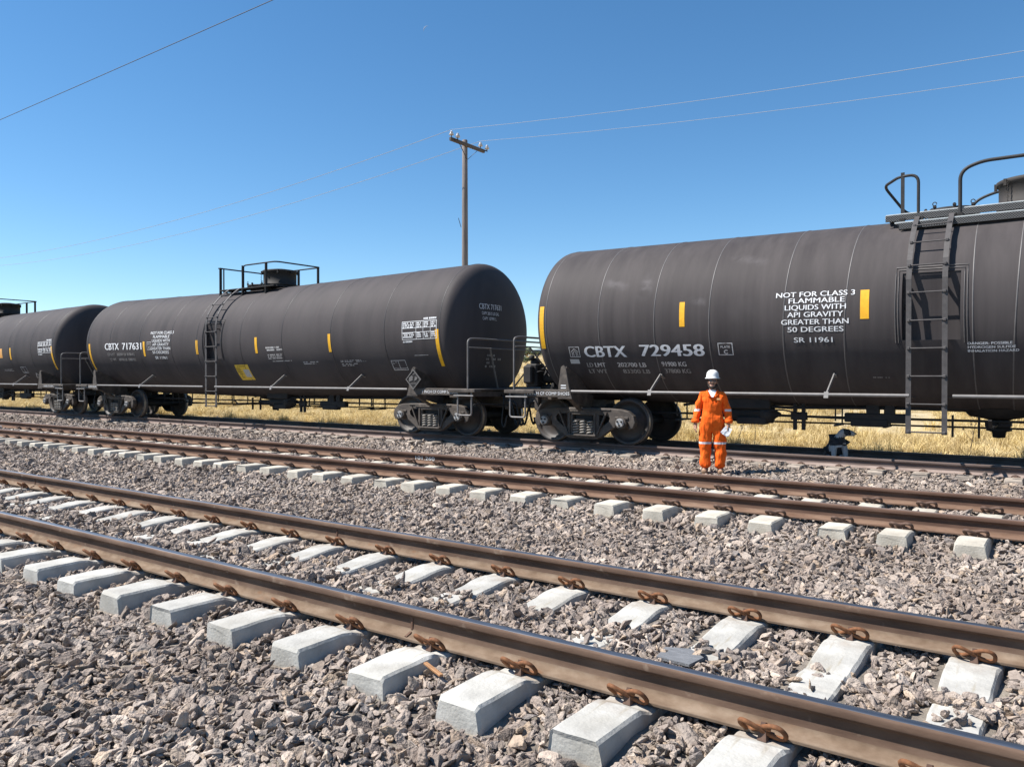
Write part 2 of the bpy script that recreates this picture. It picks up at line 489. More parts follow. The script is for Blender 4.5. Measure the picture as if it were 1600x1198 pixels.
def stain_sleepers(m):
    n, l = m.node_tree.nodes, m.node_tree.links
    p = n['Principled BSDF']; out = p.inputs['Base Color'].links[0].from_socket
    oi = n.new('ShaderNodeObjectInfo'); mr = n.new('ShaderNodeMapRange'); mr.inputs['To Min'].default_value = .90; mr.inputs['To Max'].default_value = 1.07
    l.new(oi.outputs['Random'], mr.inputs[0])
    sc = n.new('ShaderNodeVectorMath'); sc.operation = 'SCALE'; l.new(out, sc.inputs[0]); l.new(mr.outputs[0], sc.inputs['Scale'])
    tc = n.new('ShaderNodeTexCoord'); sx = n.new('ShaderNodeSeparateXYZ'); l.new(tc.outputs['Object'], sx.inputs[0])
    def M_(op, a, b=None):
        q = n.new('ShaderNodeMath'); q.operation = op
        for i, v in enumerate((a, b)):
            if v is None: continue
            if isinstance(v, (int, float)): q.inputs[i].default_value = v
            else: l.new(v, q.inputs[i])
        return q.outputs[0]
    d = M_('ABSOLUTE', M_('SUBTRACT', M_('ABSOLUTE', sx.outputs['Y']), .7525))
    near = n.new('ShaderNodeMapRange'); near.inputs['From Min'].default_value = .32; near.inputs['From Max'].default_value = .08; l.new(d, near.inputs[0])
    ad = n.new('ShaderNodeVectorMath'); ad.operation = 'ADD'; cb = n.new('ShaderNodeCombineXYZ'); l.new(M_('MULTIPLY', oi.outputs['Random'], 40.0), cb.inputs[0]); l.new(tc.outputs['Object'], ad.inputs[0]); l.new(cb.outputs[0], ad.inputs[1])
    tx = n.new('ShaderNodeTexNoise'); tx.inputs['Scale'].default_value = 9; tx.inputs['Detail'].default_value = 5; l.new(ad.outputs[0], tx.inputs['Vector'])
    tr = n.new('ShaderNodeMapRange'); tr.inputs['From Min'].default_value = .42; tr.inputs['From Max'].default_value = .66; l.new(tx.outputs['Fac'], tr.inputs[0])
    mx = n.new('ShaderNodeMixRGB'); l.new(M_('MULTIPLY', M_('MULTIPLY', near.outputs[0], tr.outputs[0]), .6), mx.inputs[0]); l.new(sc.outputs[0], mx.inputs[1]); mx.inputs[2].default_value = (.20, .12, .065, 1)
    t2 = n.new('ShaderNodeTexNoise'); t2.inputs['Scale'].default_value = 3.5; t2.inputs['Detail'].default_value = 6; l.new(ad.outputs[0], t2.inputs['Vector'])
    r2 = n.new('ShaderNodeMapRange'); r2.inputs['From Min'].default_value = .50; r2.inputs['From Max'].default_value = .72; r2.inputs['To Max'].default_value = .38; l.new(t2.outputs['Fac'], r2.inputs[0])
    m2 = n.new('ShaderNodeMixRGB'); l.new(r2.outputs[0], m2.inputs[0]); l.new(mx.outputs[0], m2.inputs[1]); m2.inputs[2].default_value = (.25, .225, .18, 1)
    l.new(m2.outputs[0], p.inputs['Base Color'])
for m_ in (concrete, concrete_cream, tie_dusty): stain_sleepers(m_)
ST = [(1.325, -.168, .11), (1.315, -.150, .115), (1.0, -.147, .115), (.94, -.153, .115), (.865, -.181, .118), (.64, -.176, .118), (.57, -.168, .115), (.46, -.172, .114),
      (.30, -.190, .112), (.13, -.203, .108), (.115, -.194, .108), (0, -.194, .108)]
def sleeper_mesh(seed):
    rg = random.Random(seed)
    st = ST + [(-t, z, w) for t, z, w in ST[::-1][1:]]
    vs = []; n = 8
    for t, z, w in st:
        tt = t + (rg.uniform(-.012, .012) if abs(t) > 1.2 else 0)
        for a, dz in ((-w - .018, -.20), (-w - .012, -.085), (-w - .003, -.012), (-w + .010, 0), (w - .010, 0), (w + .003, -.012), (w + .012, -.085), (w + .018, -.20)):
            vs.append((a + rg.uniform(-.004, .004), tt, z + dz + rg.uniform(-.0025, .0025)))
    m = len(st)
    fs = [(i * n + j, i * n + (j + 1) % n, (i + 1) * n + (j + 1) % n, (i + 1) * n + j) for i in range(m - 1) for j in range(n)]
    fs += [tuple(range(n)), tuple(range((m - 1) * n, m * n))]
    b = MB().add(vs, fs)
    bm = bmesh.new()
    V = [bm.verts.new(v) for v in b.v]
    for f in b.f: bm.faces.new([V[i] for i in f])
    bmesh.ops.recalc_face_normals(bm, faces=bm.faces[:])
    bmesh.ops.subdivide_edges(bm, edges=bm.edges[:], cuts=2, use_grid_fill=True)
    for v in bm.verts:                       # chipped, uneven surface
        p = v.co * 14 + Vector((seed * 3.1, 0, 0))
        v.co += Vector((mnoise.noise(p), mnoise.noise(p + Vector((9, 0, 0))), mnoise.noise(p + Vector((0, 9, 0))) * .7)) * .0045
    me = bpy.data.meshes.new('sleeper'); bm.to_mesh(me); bm.free()
    return me
def clip_mesh(wire=.0105, tilt=.62, amp=.098):
    b = MB(); pts = []
    for i in range(44):                      # figure-of-eight spring clip standing against the shoulder
        t = 2 * math.pi * i / 44
        x = .094 * math.sin(t); w = amp * math.sin(t) * math.cos(t) * (1.15 if math.sin(t) < 0 else .9)
        pts.append((x, -.006 - .62 * w, .036 + tilt * w + .008 * math.cos(t)))
    b.tube(pts, wire, 7, 0, True)
    b.add([(-.019, -.02, -.01), (.019, -.02, -.01), (.020, .030, -.01), (-.020, .030, -.01), (-.009, .0, .062), (.009, .0, .062), (.010, .018, .055), (-.010, .018, .055)],
          [(0, 1, 5, 4), (1, 2, 6, 5), (2, 3, 7, 6), (3, 0, 4, 7), (4, 5, 6, 7), (3, 2, 1, 0)], 1)
    b.tube([(-.03, -.004, .040), (.03, .0, .037)], .009, 7)
    return b
clip_me = clip_mesh().build('rail_clip', [clip_rust, clip_dark]); COL.objects.unlink(clip_me)
clip2_me = clip_mesh(.0145, .42, .11).build('rail_clip', [clip_dark, clip_dark]); COL.objects.unlink(clip2_me)
sp = MB()
sp.add([(-.03, -.03, -.01), (.03, -.03, -.01), (.03, .03, -.01), (-.03, .03, -.01), (-.014, -.008, .05), (.014, -.008, .05), (.014, .016, .045), (-.014, .016, .045)],
       [(0, 1, 5, 4), (1, 2, 6, 5), (2, 3, 7, 6), (3, 0, 4, 7), (4, 5, 6, 7), (3, 2, 1, 0)])
sp.tube([(-.06, .0, .012), (-.03, .01, .032), (.03, .01, .032), (.06, 0, .012)], .011, 6)
spike_me = sp.build('rail_clip', clip_dark); COL.objects.unlink(spike_me)
bolt = MB(); bolt.box((0, 0, -.004), (.15, .10, .012)); bolt_me = None

def build_sleepers(xs, tr, m, clip, label_fmt, group, meshes):
    out = []
    yc = tr['y0'] + G / 2
    for k, x in enumerate(xs):
        me_ = meshes[(k * 7) % len(meshes)]
        o = bpy.data.objects.new('sleeper', me_); COL.objects.link(o)
        o.location = (x, yc, tr['z']); o.rotation_euler = (0, 0, R(random.uniform(-.7, .7)))
        tag(o, label_fmt % ordinal(k + 1), 'sleeper', group)
        for t, flip in ((-.845, 0), (-.66, 1), (.66, 0), (.845, 1)):
            c = clip.copy(); COL.objects.link(c); c.parent = o
            c.location = (0, t, -.166 if abs(t) < .7 else -.168); c.rotation_euler = (0, 0, math.pi * flip + R(random.uniform(-4, 4)))
        out.append((x, o))
    return out
def spare_sleepers(xs, tr, clip, group, meshes, kind):
    # three more of each track past the edge of the frame, so that the track goes on
    for x, (o, w_) in zip(xs, zip(build_sleepers(xs, tr, None, clip, '%s', group, meshes), ('nearest', 'middle one', 'farthest'))):
        o[1]['label'] = kind + ' just past the right edge, ' + w_ + ' of three'
s_me1 = []; s_me2 = []; s_me3 = []
for k in range(5):
    for lst, mm in ((s_me1, concrete), (s_me2, concrete_cream), (s_me3, tie_dusty)):
        q = sleeper_mesh(k + 1); q.materials.append(mm); lst.append(q)
XS1 = [-7.705 + .607 * k for k in range(12, -8, -1)]
XS2 = [-.71, -1.32, -1.86, -2.49, -3.05, -3.64, -4.23, -4.85, -5.40, -6.01, -6.60, -7.19, -7.73, -8.37, -8.98, -9.56, -10.20, -10.81, -11.42, -11.99, -12.56, -13.23,
       -13.81, -14.41, -14.93, -15.59, -16.22, -16.78, -17.43, -18.04, -18.68, -19.26, -19.87, -20.5, -21.1, -21.7, -22.3, -22.9, -23.5]
XS3 = [-.72 - .633 * k for k in range(0, 60)]
SL1 = build_sleepers(XS1, TR[0], concrete, clip_me, 'white concrete sleeper of the nearest track, %s one counted from the right edge', 'concrete sleepers of the nearest track', s_me1)
SL2 = build_sleepers(XS2, TR[1], concrete_cream, clip2_me, 'cream concrete sleeper of the middle track, %s one counted from the right edge', 'concrete sleepers of the middle track', s_me2)
SL3 = build_sleepers(XS3, TR[2], tie_dusty, spike_me, 'dusty brown sleeper under the tank cars, %s one counted from the right edge', 'dusty sleepers under the train', s_me3)

spare_sleepers([.186, .793, 1.40], TR[0], clip_me, 'concrete sleepers of the nearest track', s_me1, 'concrete sleeper of the nearest track')
spare_sleepers([-.10, .51, 1.12], TR[1], clip2_me, 'concrete sleepers of the middle track', s_me2, 'concrete sleeper of the middle track')
spare_sleepers([-.087, .546, 1.179], TR[2], spike_me, 'dusty sleepers under the train', s_me3, 'dusty sleeper of the tank car track')
XS1 = XS1 + [.186, .793, 1.40]; XS2 = XS2 + [-.10, .51, 1.12]; XS3 = XS3 + [-.087, .546, 1.179]

# ---------------------------------------------------------------- ballast stones
stone_mat = random_mat('ballast_stone', [(0.125, 0.104, 0.091), (0.249, 0.204, 0.176), (0.356, 0.295, 0.251), (0.194, 0.168, 0.149), (0.409, 0.341, 0.286), (0.306, 0.246, 0.204), (0.477, 0.405, 0.344), (0.375, 0.288, 0.211), (0.168, 0.143, 0.127), (0.344, 0.289, 0.247), (0.268, 0.224, 0.193), (0.384, 0.330, 0.285), (0.227, 0.181, 0.152), (0.216, 0.194, 0.182)], nscale=3.0, bump=.5, patch=(.9, (.86, .83, .81), (1.12, 1.115, 1.11)))
def stone_mesh(seed):
    rg = random.Random(seed); bm = bmesh.new()
    a, b_, c = rg.uniform(.50, .82), rg.uniform(.32, .48), rg.uniform(.15, .32)
    for i in range(rg.randint(11, 17)):
        v = Vector((rg.gauss(0, 1), rg.gauss(0, 1), rg.gauss(0, 1))).normalized()
        q = rg.uniform(.86, 1.08)
        bm.verts.new((v.x * a * q, v.y * b_ * q, v.z * c * q))
    r_ = bmesh.ops.convex_hull(bm, input=bm.verts[:])
    bmesh.ops.delete(bm, geom=[e for e in r_['geom_interior'] if isinstance(e, bmesh.types.BMVert)], context='VERTS')
    bmesh.ops.bevel(bm, geom=bm.edges[:], offset=.025, segments=1, affect='EDGES')
    bmesh.ops.recalc_face_normals(bm, faces=bm.faces[:])
    me = bpy.data.meshes.new('stone'); bm.to_mesh(me); bm.free()
    me.materials.append(stone_mat)
    return bpy.data.objects.new('stone', me)
stones = [stone_mesh(i + 50) for i in range(26)]

F_, CC, SS = 1230.0, math.cos(R(35.586)), math.sin(R(35.586))
def in_view(P, mx=430, my=200):
    d = P[:, 1] * CC - P[:, 0] * SS
    u = P[:, 0] * CC + P[:, 1] * SS
    ok = d > .6
    d = np.maximum(d, .3)
    px = 800 + F_ * u / d; py = 588 - F_ * (P[:, 2] - CAM_Z) / d
    return ok & (px > -mx) & (px < 1600 + mx) & (py < 1198 + my), d

def jitter_grid(x0, x1, y0, y1, s):
    X, Y = np.meshgrid(np.arange(x0, x1, s), np.arange(y0, y1, s))
    X = X.ravel() + rng.uniform(-.55, .55, X.size) * s; Y = Y.ravel() + rng.uniform(-.55, .55, Y.size) * s
    return X, Y
chunks = []
for d0, d1, sp_, sm in ((.6, 6.5, .033, 1.0), (6.5, 11, .036, 1.08), (11, 18, .046, 1.22), (18, 30, .068, 1.5), (30, 60, .12, 2.2)):
    for yb in np.arange(-1.0, 17.6, 1.0):
        xa = max(-60, yb * CC / SS - d1 / SS - .2); xb = min(3.5, (yb + 1) * CC / SS - d0 / SS + .2)
        if xb <= xa: continue
        s_ = sp_ * (1.6 if yb > 15 else 1.0)
        X, Y = jitter_grid(xa, xb, yb, yb + 1, s_)
        P = np.stack([X, Y, ground_z(X, Y)], -1)
        ok, d = in_view(P)
        ok &= (d >= d0) & (d < d1)
        chunks.append(np.concatenate([P[ok], np.full((ok.sum(), 1), sm * (s_ / sp_))], 1))
BP = np.concatenate(chunks)
# keep sleeper tops and the space under the rails clear
keep = np.ones(len(BP), bool)
for tr, XS in ((TR[0], XS1), (TR[1], XS2), (TR[2], XS3)):
    t = BP[:, 1] - (tr['y0'] + G / 2); at = np.abs(t)
    xs = np.sort(np.array(XS)); i = np.clip(np.searchsorted(xs, BP[:, 0]), 1, len(xs) - 1)
    nxs = np.where(np.abs(BP[:, 0] - xs[i]) < np.abs(BP[:, 0] - xs[i - 1]), xs[i], xs[i - 1]); dx = np.abs(BP[:, 0] - nxs)
    on = (dx < .165) & (at < 1.355)
    mid = on & (t < .16) & (t > -.44)
    cover = rng.random(len(BP))
    exposed = np.abs(nxs - (-1.028)) < .05
    patch = np.sin(nxs * 37.7 + t * 9) * .5 + .5            # patchy cover over the sleeper middles
    thr = np.where(exposed, .10, np.where(patch > .62, .22, 1.0)) if tr is TR[0] else np.full(len(BP), .9)
    lift = mid & (cover < thr)
    keep &= ~(on & ~lift)
    BP[lift, 2] = np.maximum(BP[lift, 2], tr['z'] - .196) + .004
    dr = np.minimum(np.abs(t - G / 2), np.abs(t + G / 2))
    low = (dr < .10)
    BP[low, 2] = np.minimum(BP[low, 2], tr['z'] - .215)
BP = BP[keep]
n = len(BP)
size = np.clip(rng.lognormal(math.log(.053), .34, n), .026, .12) * BP[:, 3]
BP[:, 2] += rng.uniform(-.012, .014, n) + np.where(size > .07, .004, 0)
nr = np.abs(BP[:, 1][:, None] - np.array([3.30, 4.805, 8.247, 9.752, 14.19, 15.695])[None]).min(1)
size = np.where(nr < .13, np.minimum(size, .05), size)
rot = np.stack([rng.normal(0, .7, n), rng.normal(0, .6, n), rng.uniform(0, 6.28, n)], -1)
scl = size[:, None] * rng.uniform(.85, 1.2, (n, 3))
print('stones', n)
scatter('gravel', stones, BP[:, :3], rot, scl, rng.integers(0, len(stones), n), 'grey brown crushed stone ballast spread between and beside the rails', 'gravel')

# loose bits lying in the ballast
shard_m = mat('grey_shard', [(.10, .105, .115), (.17, .175, .185)], scale=18, rough=.8, bump=.3, stretch=(1, 6, 1))
sh = MB().add([(-.10, -.07, 0), (.09, -.09, .004), (.12, .03, .012), (.02, .09, .02), (-.11, .06, .012), (-.10, -.07, .014), (.09, -.09, .018), (.12, .03, .026), (.02, .09, .034), (-.11, .06, .026)],
              [(5, 6, 7, 8, 9), (4, 3, 2, 1, 0), (0, 1, 6, 5), (1, 2, 7, 6), (2, 3, 8, 7), (3, 4, 9, 8), (4, 0, 5, 9)])
tag(sh.build('plate_shard', shard_m, None, (-1.68, 3.86, -.175)), 'flat dark grey shard of plate lying on gravel between the two nearest rails', 'shard')
tag(MB().box((0, 0, 0), (.16, .022, .012), 0, Matrix.Rotation(R(-18), 3, 'Z') @ Matrix.Rotation(R(6), 3, 'Y'), .002).build('wood_splinter', mat('splinter', [(.25, .12, .05), (.38, .2, .09)], scale=20), None, (-2.62, 2.98, -.165)),
    'small brown wood splinter lying on gravel beside a near sleeper', 'splinter')

# ---------------------------------------------------------------- dry grass
straw = random_mat('dry_straw', [(.56, .42, .17), (.70, .55, .27), (.40, .29, .13), (.76, .62, .35), (.60, .47, .23), (.48, .38, .21), (.66, .49, .18), (.44, .34, .19)], rough=.8, nscale=2.0, bump=0)
def tuft(seed, nb, h, spread):
    rg = random.Random(seed); b = MB()
    for i in range(nb):
        a = rg.uniform(0, 6.28); r0 = spread * math.sqrt(rg.random()) * .7
        x, y = r0 * math.cos(a), r0 * math.sin(a)
        la = rg.uniform(0, 6.28); ln = rg.uniform(.1, 1.25); hh = h * rg.uniform(.3, 1.15); w = rg.uniform(.002, .005)
        px, py = -math.sin(la) * w, math.cos(la) * w
        p0 = Vector((x, y, -.03)); p1 = p0 + Vector((math.cos(la) * ln * .25 * hh, math.sin(la) * ln * .25 * hh, hh * .55))
        p2 = p0 + Vector((math.cos(la) * ln * hh * .9, math.sin(la) * ln * hh * .9, hh * rg.uniform(.75, 1.0)))
        q = Vector((px, py, 0))
        b.add([p0 - q, p0 + q, p1 + q * .8, p1 - q * .8, p2], [(0, 1, 2, 3), (3, 2, 4)])
    me = bpy.data.meshes.new('tuft'); me.from_pydata(b.v, [], b.f); me.materials.append(straw)
    return bpy.data.objects.new('tuft', me)
tufts = [tuft(i, 70, .46, .17) for i in range(6)] + [tuft(20 + i, 55, .24, .24) for i in range(5)]
gc = []
for y0, y1, s_, sm in ((17.25, 24, .23, 1.0), (24, 36, .34, 1.25), (36, 60, .60, 1.7), (60, 120, 1.5, 3.0), (120, 230, 3.2, 5.0)):
    X, Y = jitter_grid(-y1 * 2.75 - 2, 2, y0, y1, s_)
    P = np.stack([X, Y, ground_z(X, Y)], -1)
    ok, d = in_view(P, 120)
    bare = (np.sin(X * .35 + 1.3) * np.sin(Y * .5 + X * .12) > .72) | ((np.abs(X + .18 * Y) < 1.7) & (np.abs(Y - 29) < 6)) | ((np.abs(X + 30) < 2.2) & (np.abs(Y - 24) < 1.3))
    ok &= ~bare | (rng.random(len(X)) < .12)
    ok &= rng.random(len(X)) < np.clip((Y - 17.0) / .9, .15, 1)
    gc.append(np.concatenate([P[ok], np.full((ok.sum(), 1), sm)], 1))
GPn = np.concatenate(gc); n = len(GPn)
print('tufts', n)
hv = .72 + .35 * np.sin(GPn[:, 0] * .8 + 2) * np.sin(GPn[:, 1] * .9 + GPn[:, 0] * .3) + .35 * np.sin(GPn[:, 0] * 2.3) * np.sin(GPn[:, 1] * 2.7 + 1)
s3 = (GPn[:, 3] * rng.uniform(.7, 1.25, n))[:, None] * np.stack([np.ones(n), np.ones(n), np.clip(hv, .3, 1.35) * np.where(GPn[:, 3] > 2, .55, 1)], -1)
scatter('grass', tufts, GPn[:, :3], np.stack([np.zeros(n), np.zeros(n), rng.uniform(0, 6.28, n)], -1), s3, rng.integers(0, len(tufts), n),
        'tall dry straw coloured grass growing on the field behind the train', 'grass')

# dead weed stalks standing in the grass
weed_m = mat('dead_weed', [(.05, .04, .03), (.10, .08, .06)], scale=10, rough=.95)
def weed(x, y, h, lean, seed, label):
    rg = random.Random(seed); b = MB(); z0 = float(zg(y)) - .05
    stem = [Vector((lean * (i / 8) ** 1.5 * h + rg.uniform(-.008, .008), rg.uniform(-.01, .01), h * i / 8)) for i in range(9)]
    b.tube(stem, [.011 * (1 - .7 * i / 8) for i in range(9)], 6)
    for k in range(9):
        q = stem[rg.randint(3, 8)]; a = rg.uniform(0, 6.28); l = rg.uniform(.08, .28) * h
        e = q + Vector((math.cos(a) * l * .6, math.sin(a) * l * .6, l * .8))
        b.tube([q, (q + e) / 2 + Vector((0, 0, -.02)), e], [.006, .0045, .003], 5)
        if rg.random() < .6: b.lathe([(.002, -.02), (.018, -.008), (.02, .006), (.003, .02)], e, 'Z', 6)
    tag(b.build('dead_weed', weed_m, None, (x, y, z0)), label, 'weed')
weed(-6.0, 18.0, 1.15, .03, 1, 'thin dark dead weed stalk standing upright in grass behind the worker')
weed(-6.5, 18.2, .95, .35, 2, 'leaning dead weed stalk in grass just behind the worker')
weed(-.55, 17.9, 1.25, .10, 3, 'tall dead weed with seed heads in the grass at the right edge')
weed(-1.75, 18.6, 1.05, .15, 4, 'slender branched dead weed in grass right of the ladder foot')

# shrubs and trees far across the field (seen in the gap between the cars)
leaf_m = random_mat('shrub_leaf', [(.10, .125, .065), (.13, .155, .085), (.165, .185, .105)], rough=.8, nscale=1.5, bump=0)  # leaf green paled, with the haze of distance mixed into it
def shrub(name, x, y, w, h, seed, label, cat, dark=False):
    rg = random.Random(seed); root = empty(name, (x, y, float(zg(y)) - .1)); tag(root, label, cat)
    b = MB()
    b.tube([(0, 0, 0), (.05 * w, 0, h * .25), (0, .05 * w, h * .55)], [.05 * w, .04 * w, .02 * w], 7)
    for k in range(5):
        a = k * 1.3; b.tube([(0, 0, h * .2), (math.cos(a) * w * .2, math.sin(a) * w * .2, h * .45), (math.cos(a) * w * .33, math.sin(a) * w * .33, h * .7)], [.03 * w, .02 * w, .008 * w], 6)
    b.build('trunk', weed_m, root)
    c = MB()
    lobes = [(rg.uniform(-.33, .33) * w, rg.uniform(-.3, .3) * w, h * rg.uniform(.4, .8), rg.uniform(.16, .26) * w) for _ in range(9)]
    for i in range(1500):
        lx, ly, lz, lr = rg.choice(lobes)
        v = Vector((rg.gauss(0, 1), rg.gauss(0, 1), rg.gauss(0, 1))).normalized() * lr * rg.uniform(.5, 1.05)
        p = Vector((lx, ly, lz)) + Vector((v.x, v.y, v.z * h / w * .9)); q = .045 * w
        u = Vector((rg.gauss(0, 1), rg.gauss(0, 1), rg.gauss(0, 1))).normalized(); t = u.orthogonal().normalized()
        c.add([p - u * q, p + t * q * .5, p + u * q, p - t * q * .5], [(0, 1, 2, 3)])
    c.build('crown', leaf_m, root, normals=False)
def place_far(px, Y):
    k = (px - 800) / F_; return Y * (k * CC - SS) / (CC + k * SS)
shrub('shrub', place_far(822, 205), 205, 8.0, 3.6, 1, 'round green shrub at the far field edge, seen in the gap between two cars', 'shrub')
shrub('shrub', place_far(841, 225), 225, 5.5, 2.6, 2, 'smaller grey green shrub at the far field edge, right beside the head of a car', 'shrub')
shrub('shrub', place_far(821, 125), 125, 3.6, 1.5, 3, 'low dark bush standing alone in the straw field, seen between the cars', 'shrub')
for i, (px, Y, w_, h_) in enumerate(((900, 240, 9, 5), (760, 235, 10, 5.5), (690, 245, 8, 5))):
    shrub('shrub', place_far(px, Y), Y, w_, h_, 10 + i, ['green shrub far beyond the right hand car', 'green shrub far beyond the end of the middle car', 'green shrub far beyond the middle car'][i], 'shrub')

# ---------------------------------------------------------------- utility pole and wires
wood = mat('pole_timber', [(.13, .105, .095), (.19, .16, .147), (.25, .215, .20)], scale=3, rough=.9, stretch=(6, 6, .3), bump=.4, bscale=10)
arm_m = mat('crossarm_timber', [(.07, .055, .05), (.12, .10, .09)], scale=5, rough=.9, stretch=(1, .2, 1))
porcelain = mat('porcelain', [(.34, .30, .30), (.62, .60, .60)], scale=40, rough=.25)
wire_m = mat('aluminium_wire', [(.34, .35, .37)], rough=.8)
wire_dark = mat('dark_wire', [(.03, .03, .035)], rough=.7)
PX, PY = -18.95, 23.4
PZ = float(zg(PY)) - .3
PT = 10.30                                   # top height above world zero
pole = empty('utility_pole', (PX, PY, 0)); tag(pole, 'tall brown timber utility pole with a crossarm standing behind the tank cars', 'utility pole')
MB().lathe([(.130, PZ), (.122, 4), (.110, 8), (.100, PT - .02), (.085, PT)], (0, 0, 0), 'Z', 20).build('shaft', wood, pole)
am = MB().box((.13, 0, PT - .22), (.095, 2.05, .125), ch=.008)
am.build('crossarm', arm_m, pole)
bb = MB().box((.0, 0, PT - .22), (.30, .05, .05), ch=.006); bb.bar((.19, -.6, PT - .26), (.12, -.02, PT - .75), .03, .008); bb.bar((.19, .6, PT - .26), (.12, .02, PT - .75), .03, .008)
bb.build('brace', arm_m, pole)
insul = [(-.95, .0, .0), (-.80, .30, -.08), (.80, -.12, .0), (.98, .30, -.10)]
for (dy, dx, dz) in insul:
    b = MB(); z = PT - .16 + dz
    if dx > .2: b.bar((.13, dy, PT - .22), (dx, dy, PT - .22), .035, .035)
    b.tube([(.13 + (dx if dx > .2 else 0) * .6, dy, PT - .28), (.13 + (dx if dx > .2 else 0) * .6, dy, z + .12)], .016, 6)
    pn = b.build('insulator_pin', arm_m, pole)
    MB().lathe([(.02, 0), (.085, .01), (.09, .035), (.05, .05), (.075, .06), (.078, .08), (.04, .10), (.05, .115), (.045, .15), (.02, .165)], (.13 + (dx if dx > .2 else 0) * .6, dy, z + .08), 'Z', 14).build('insulator', porcelain, pn)
MB().bar((-.15, -.05, 7.0), (-.24, -.1, 7.35), .03, .02).build('step_peg', arm_m, pole)
def wire(p, q, sag, r, label, split=24, m=None):
    p, q = Vector(p), Vector(q)
    pts = [p.lerp(q, i / split) + Vector((0, 0, -4 * sag * (i / split) * (1 - i / split))) for i in range(split + 1)]
    tag(MB().tube(pts, r, 5).build('overhead_wire', m or wire_m), label, 'wire', 'overhead wires')
wz = PT + .13
wire((PX + .13, PY - .95, wz), (PX + 60, PY - .95, wz + .2), 1.7, .0065, 'upper of two thin overhead wires running right from the pole')
wire((PX + .13, PY + .80, wz), (PX + 60, PY + .80, wz), 1.7, .0065, 'lower of two thin overhead wires running right from the pole')
wire((PX + .13, PY - .95, wz), (PX - 60, PY - .95, wz), 1.5, .0095, 'upper of two faint overhead wires running left from the pole')
wire((PX + .13, PY + .80, wz), (PX - 60, PY + .80, wz), 1.6, .0095, 'lower of two faint overhead wires running left from the pole')
wire((-85, 14.5, 12.30), (25, 14.5, 12.42), .25, .012, 'single dark wire crossing the upper left corner of the sky', 24, wire_dark)

# crescent moon in the day sky
def direction(px, py):
    a, b = (px - 800) / F_, (588 - py) / F_
    return Vector((a * CC - SS, a * SS + CC, b)).normalized()
mm = bpy.data.materials.new('moon'); mm.use_nodes = True
mn, ml = mm.node_tree.nodes, mm.node_tree.links
tr_ = mn.new('ShaderNodeBsdfTransparent'); df = mn.new('ShaderNodeBsdfDiffuse'); df.inputs[0].default_value = (.5, .5, .5, 1); mxs = mn.new('ShaderNodeMixShader')
mxs.inputs[0].default_value = .28
ml.new(tr_.outputs[0], mxs.inputs[1]); ml.new(df.outputs[0], mxs.inputs[2]); ml.new(mxs.outputs[0], mn['Material Output'].inputs[0])
dm = direction(668.5, 49); rad = 12.5; cr = MB(); nn = 14
uu = dm.cross(Vector((0, 0, 1))).normalized(); ww = uu.cross(dm).normalized()
vs = []
for i in range(nn + 1):
    a = R(80 + 125 * i / nn); th_ = .30 * rad * math.sin(math.pi * i / nn)
    e = uu * math.cos(a) + ww * math.sin(a)
    vs += [e * rad + dm * -.0, e * (rad - th_ - .05), e * (rad - th_ * .5) - dm * th_ * .8]
cr.add(vs, [f for i in range(nn) for f in ((i * 3, i * 3 + 3, i * 3 + 5, i * 3 + 2), (i * 3 + 2, i * 3 + 5, i * 3 + 4, i * 3 + 1), (i * 3 + 1, i * 3 + 4, i * 3 + 3, i * 3))], 0, True)
tag(cr.build('moon', mm, None, tuple(dm * 2600)), 'faint pale crescent moon high in the blue sky', 'moon')

# ---------------------------------------------------------------- tank cars
YC = 14.19 + G / 2
ZR = -.061
TANK_R = 1.6
black = mat('tank_black', [(.047, .042, .043), (.058, .051, .052), (.069, .060, .061)], scale=1.1, rough=.60, rough2=.75, spec=.14, stretch=(3.0, 1, .16), detail=8, bump=.06, bscale=5, bdist=.02,
            second=((.072, .064, .064), .55, .55, (.8, 1, .45)))
black_w = mat('tank_black_worn', [(.046, .040, .041), (.058, .051, .051), (.071, .062, .062)], scale=1.3, rough=.58, rough2=.75, spec=.14, stretch=(3.2, 1, .14), detail=8, bump=.07, bscale=4, bdist=.02,
              second=((.082, .073, .073), .7, .58, (.8, 1, .7)))
seam_dark = mat('seam_paint_dark', [(.028, .025, .025), (.045, .04, .04)], scale=6, rough=.5)
seam_m = mat('seam_paint', [(.085, .078, .077), (.12, .11, .108)], scale=6, rough=.5)
frame_m = mat('underframe_black', [(.018, .017, .017), (.032, .029, .028)], scale=4, rough=.7, spec=.25)
steel_m = mat('side_frame_steel', [(.036, .029, .025), (.062, .050, .042), (.092, .074, .061)], scale=7, rough=.75, bump=.3, bscale=50, bdist=.004, second=((.13, .105, .086), 5, .60, (1, 1, 1)))
grab_m = mat('grab_steel', [(.10, .092, .088), (.15, .14, .135)], scale=10, rough=.55, spec=.4)
pipe_m = mat('side_pipe_steel', [(.14, .13, .125), (.20, .187, .18)], scale=8, rough=.5, spec=.5)
wheel_m = mat('wheel_steel', [(.028, .024, .023), (.045, .038, .035), (.06, .046, .04)], scale=6, rough=.6)
tread_m = mat('wheel_tread', [(.30, .25, .21), (.42, .36, .31)], scale=20, rough=.4, metal=.5)
spring_m = mat('spring_steel', [(.20, .183, .162), (.31, .285, .255)], scale=25, rough=.6)
cap_m = mat('axle_cap', [(.24, .235, .235), (.38, .375, .37)], scale=25, rough=.5)
galv = mat('galvanised_grating', [(.36, .38, .38), (.48, .50, .50)], scale=12, rough=.55, metal=.2)
yellow = mat('reflective_yellow', [(.72, .36, .012), (.82, .44, .018)], scale=14, rough=.45, second=((.55, .30, .05), 9, .66, (1, 1, 1)))
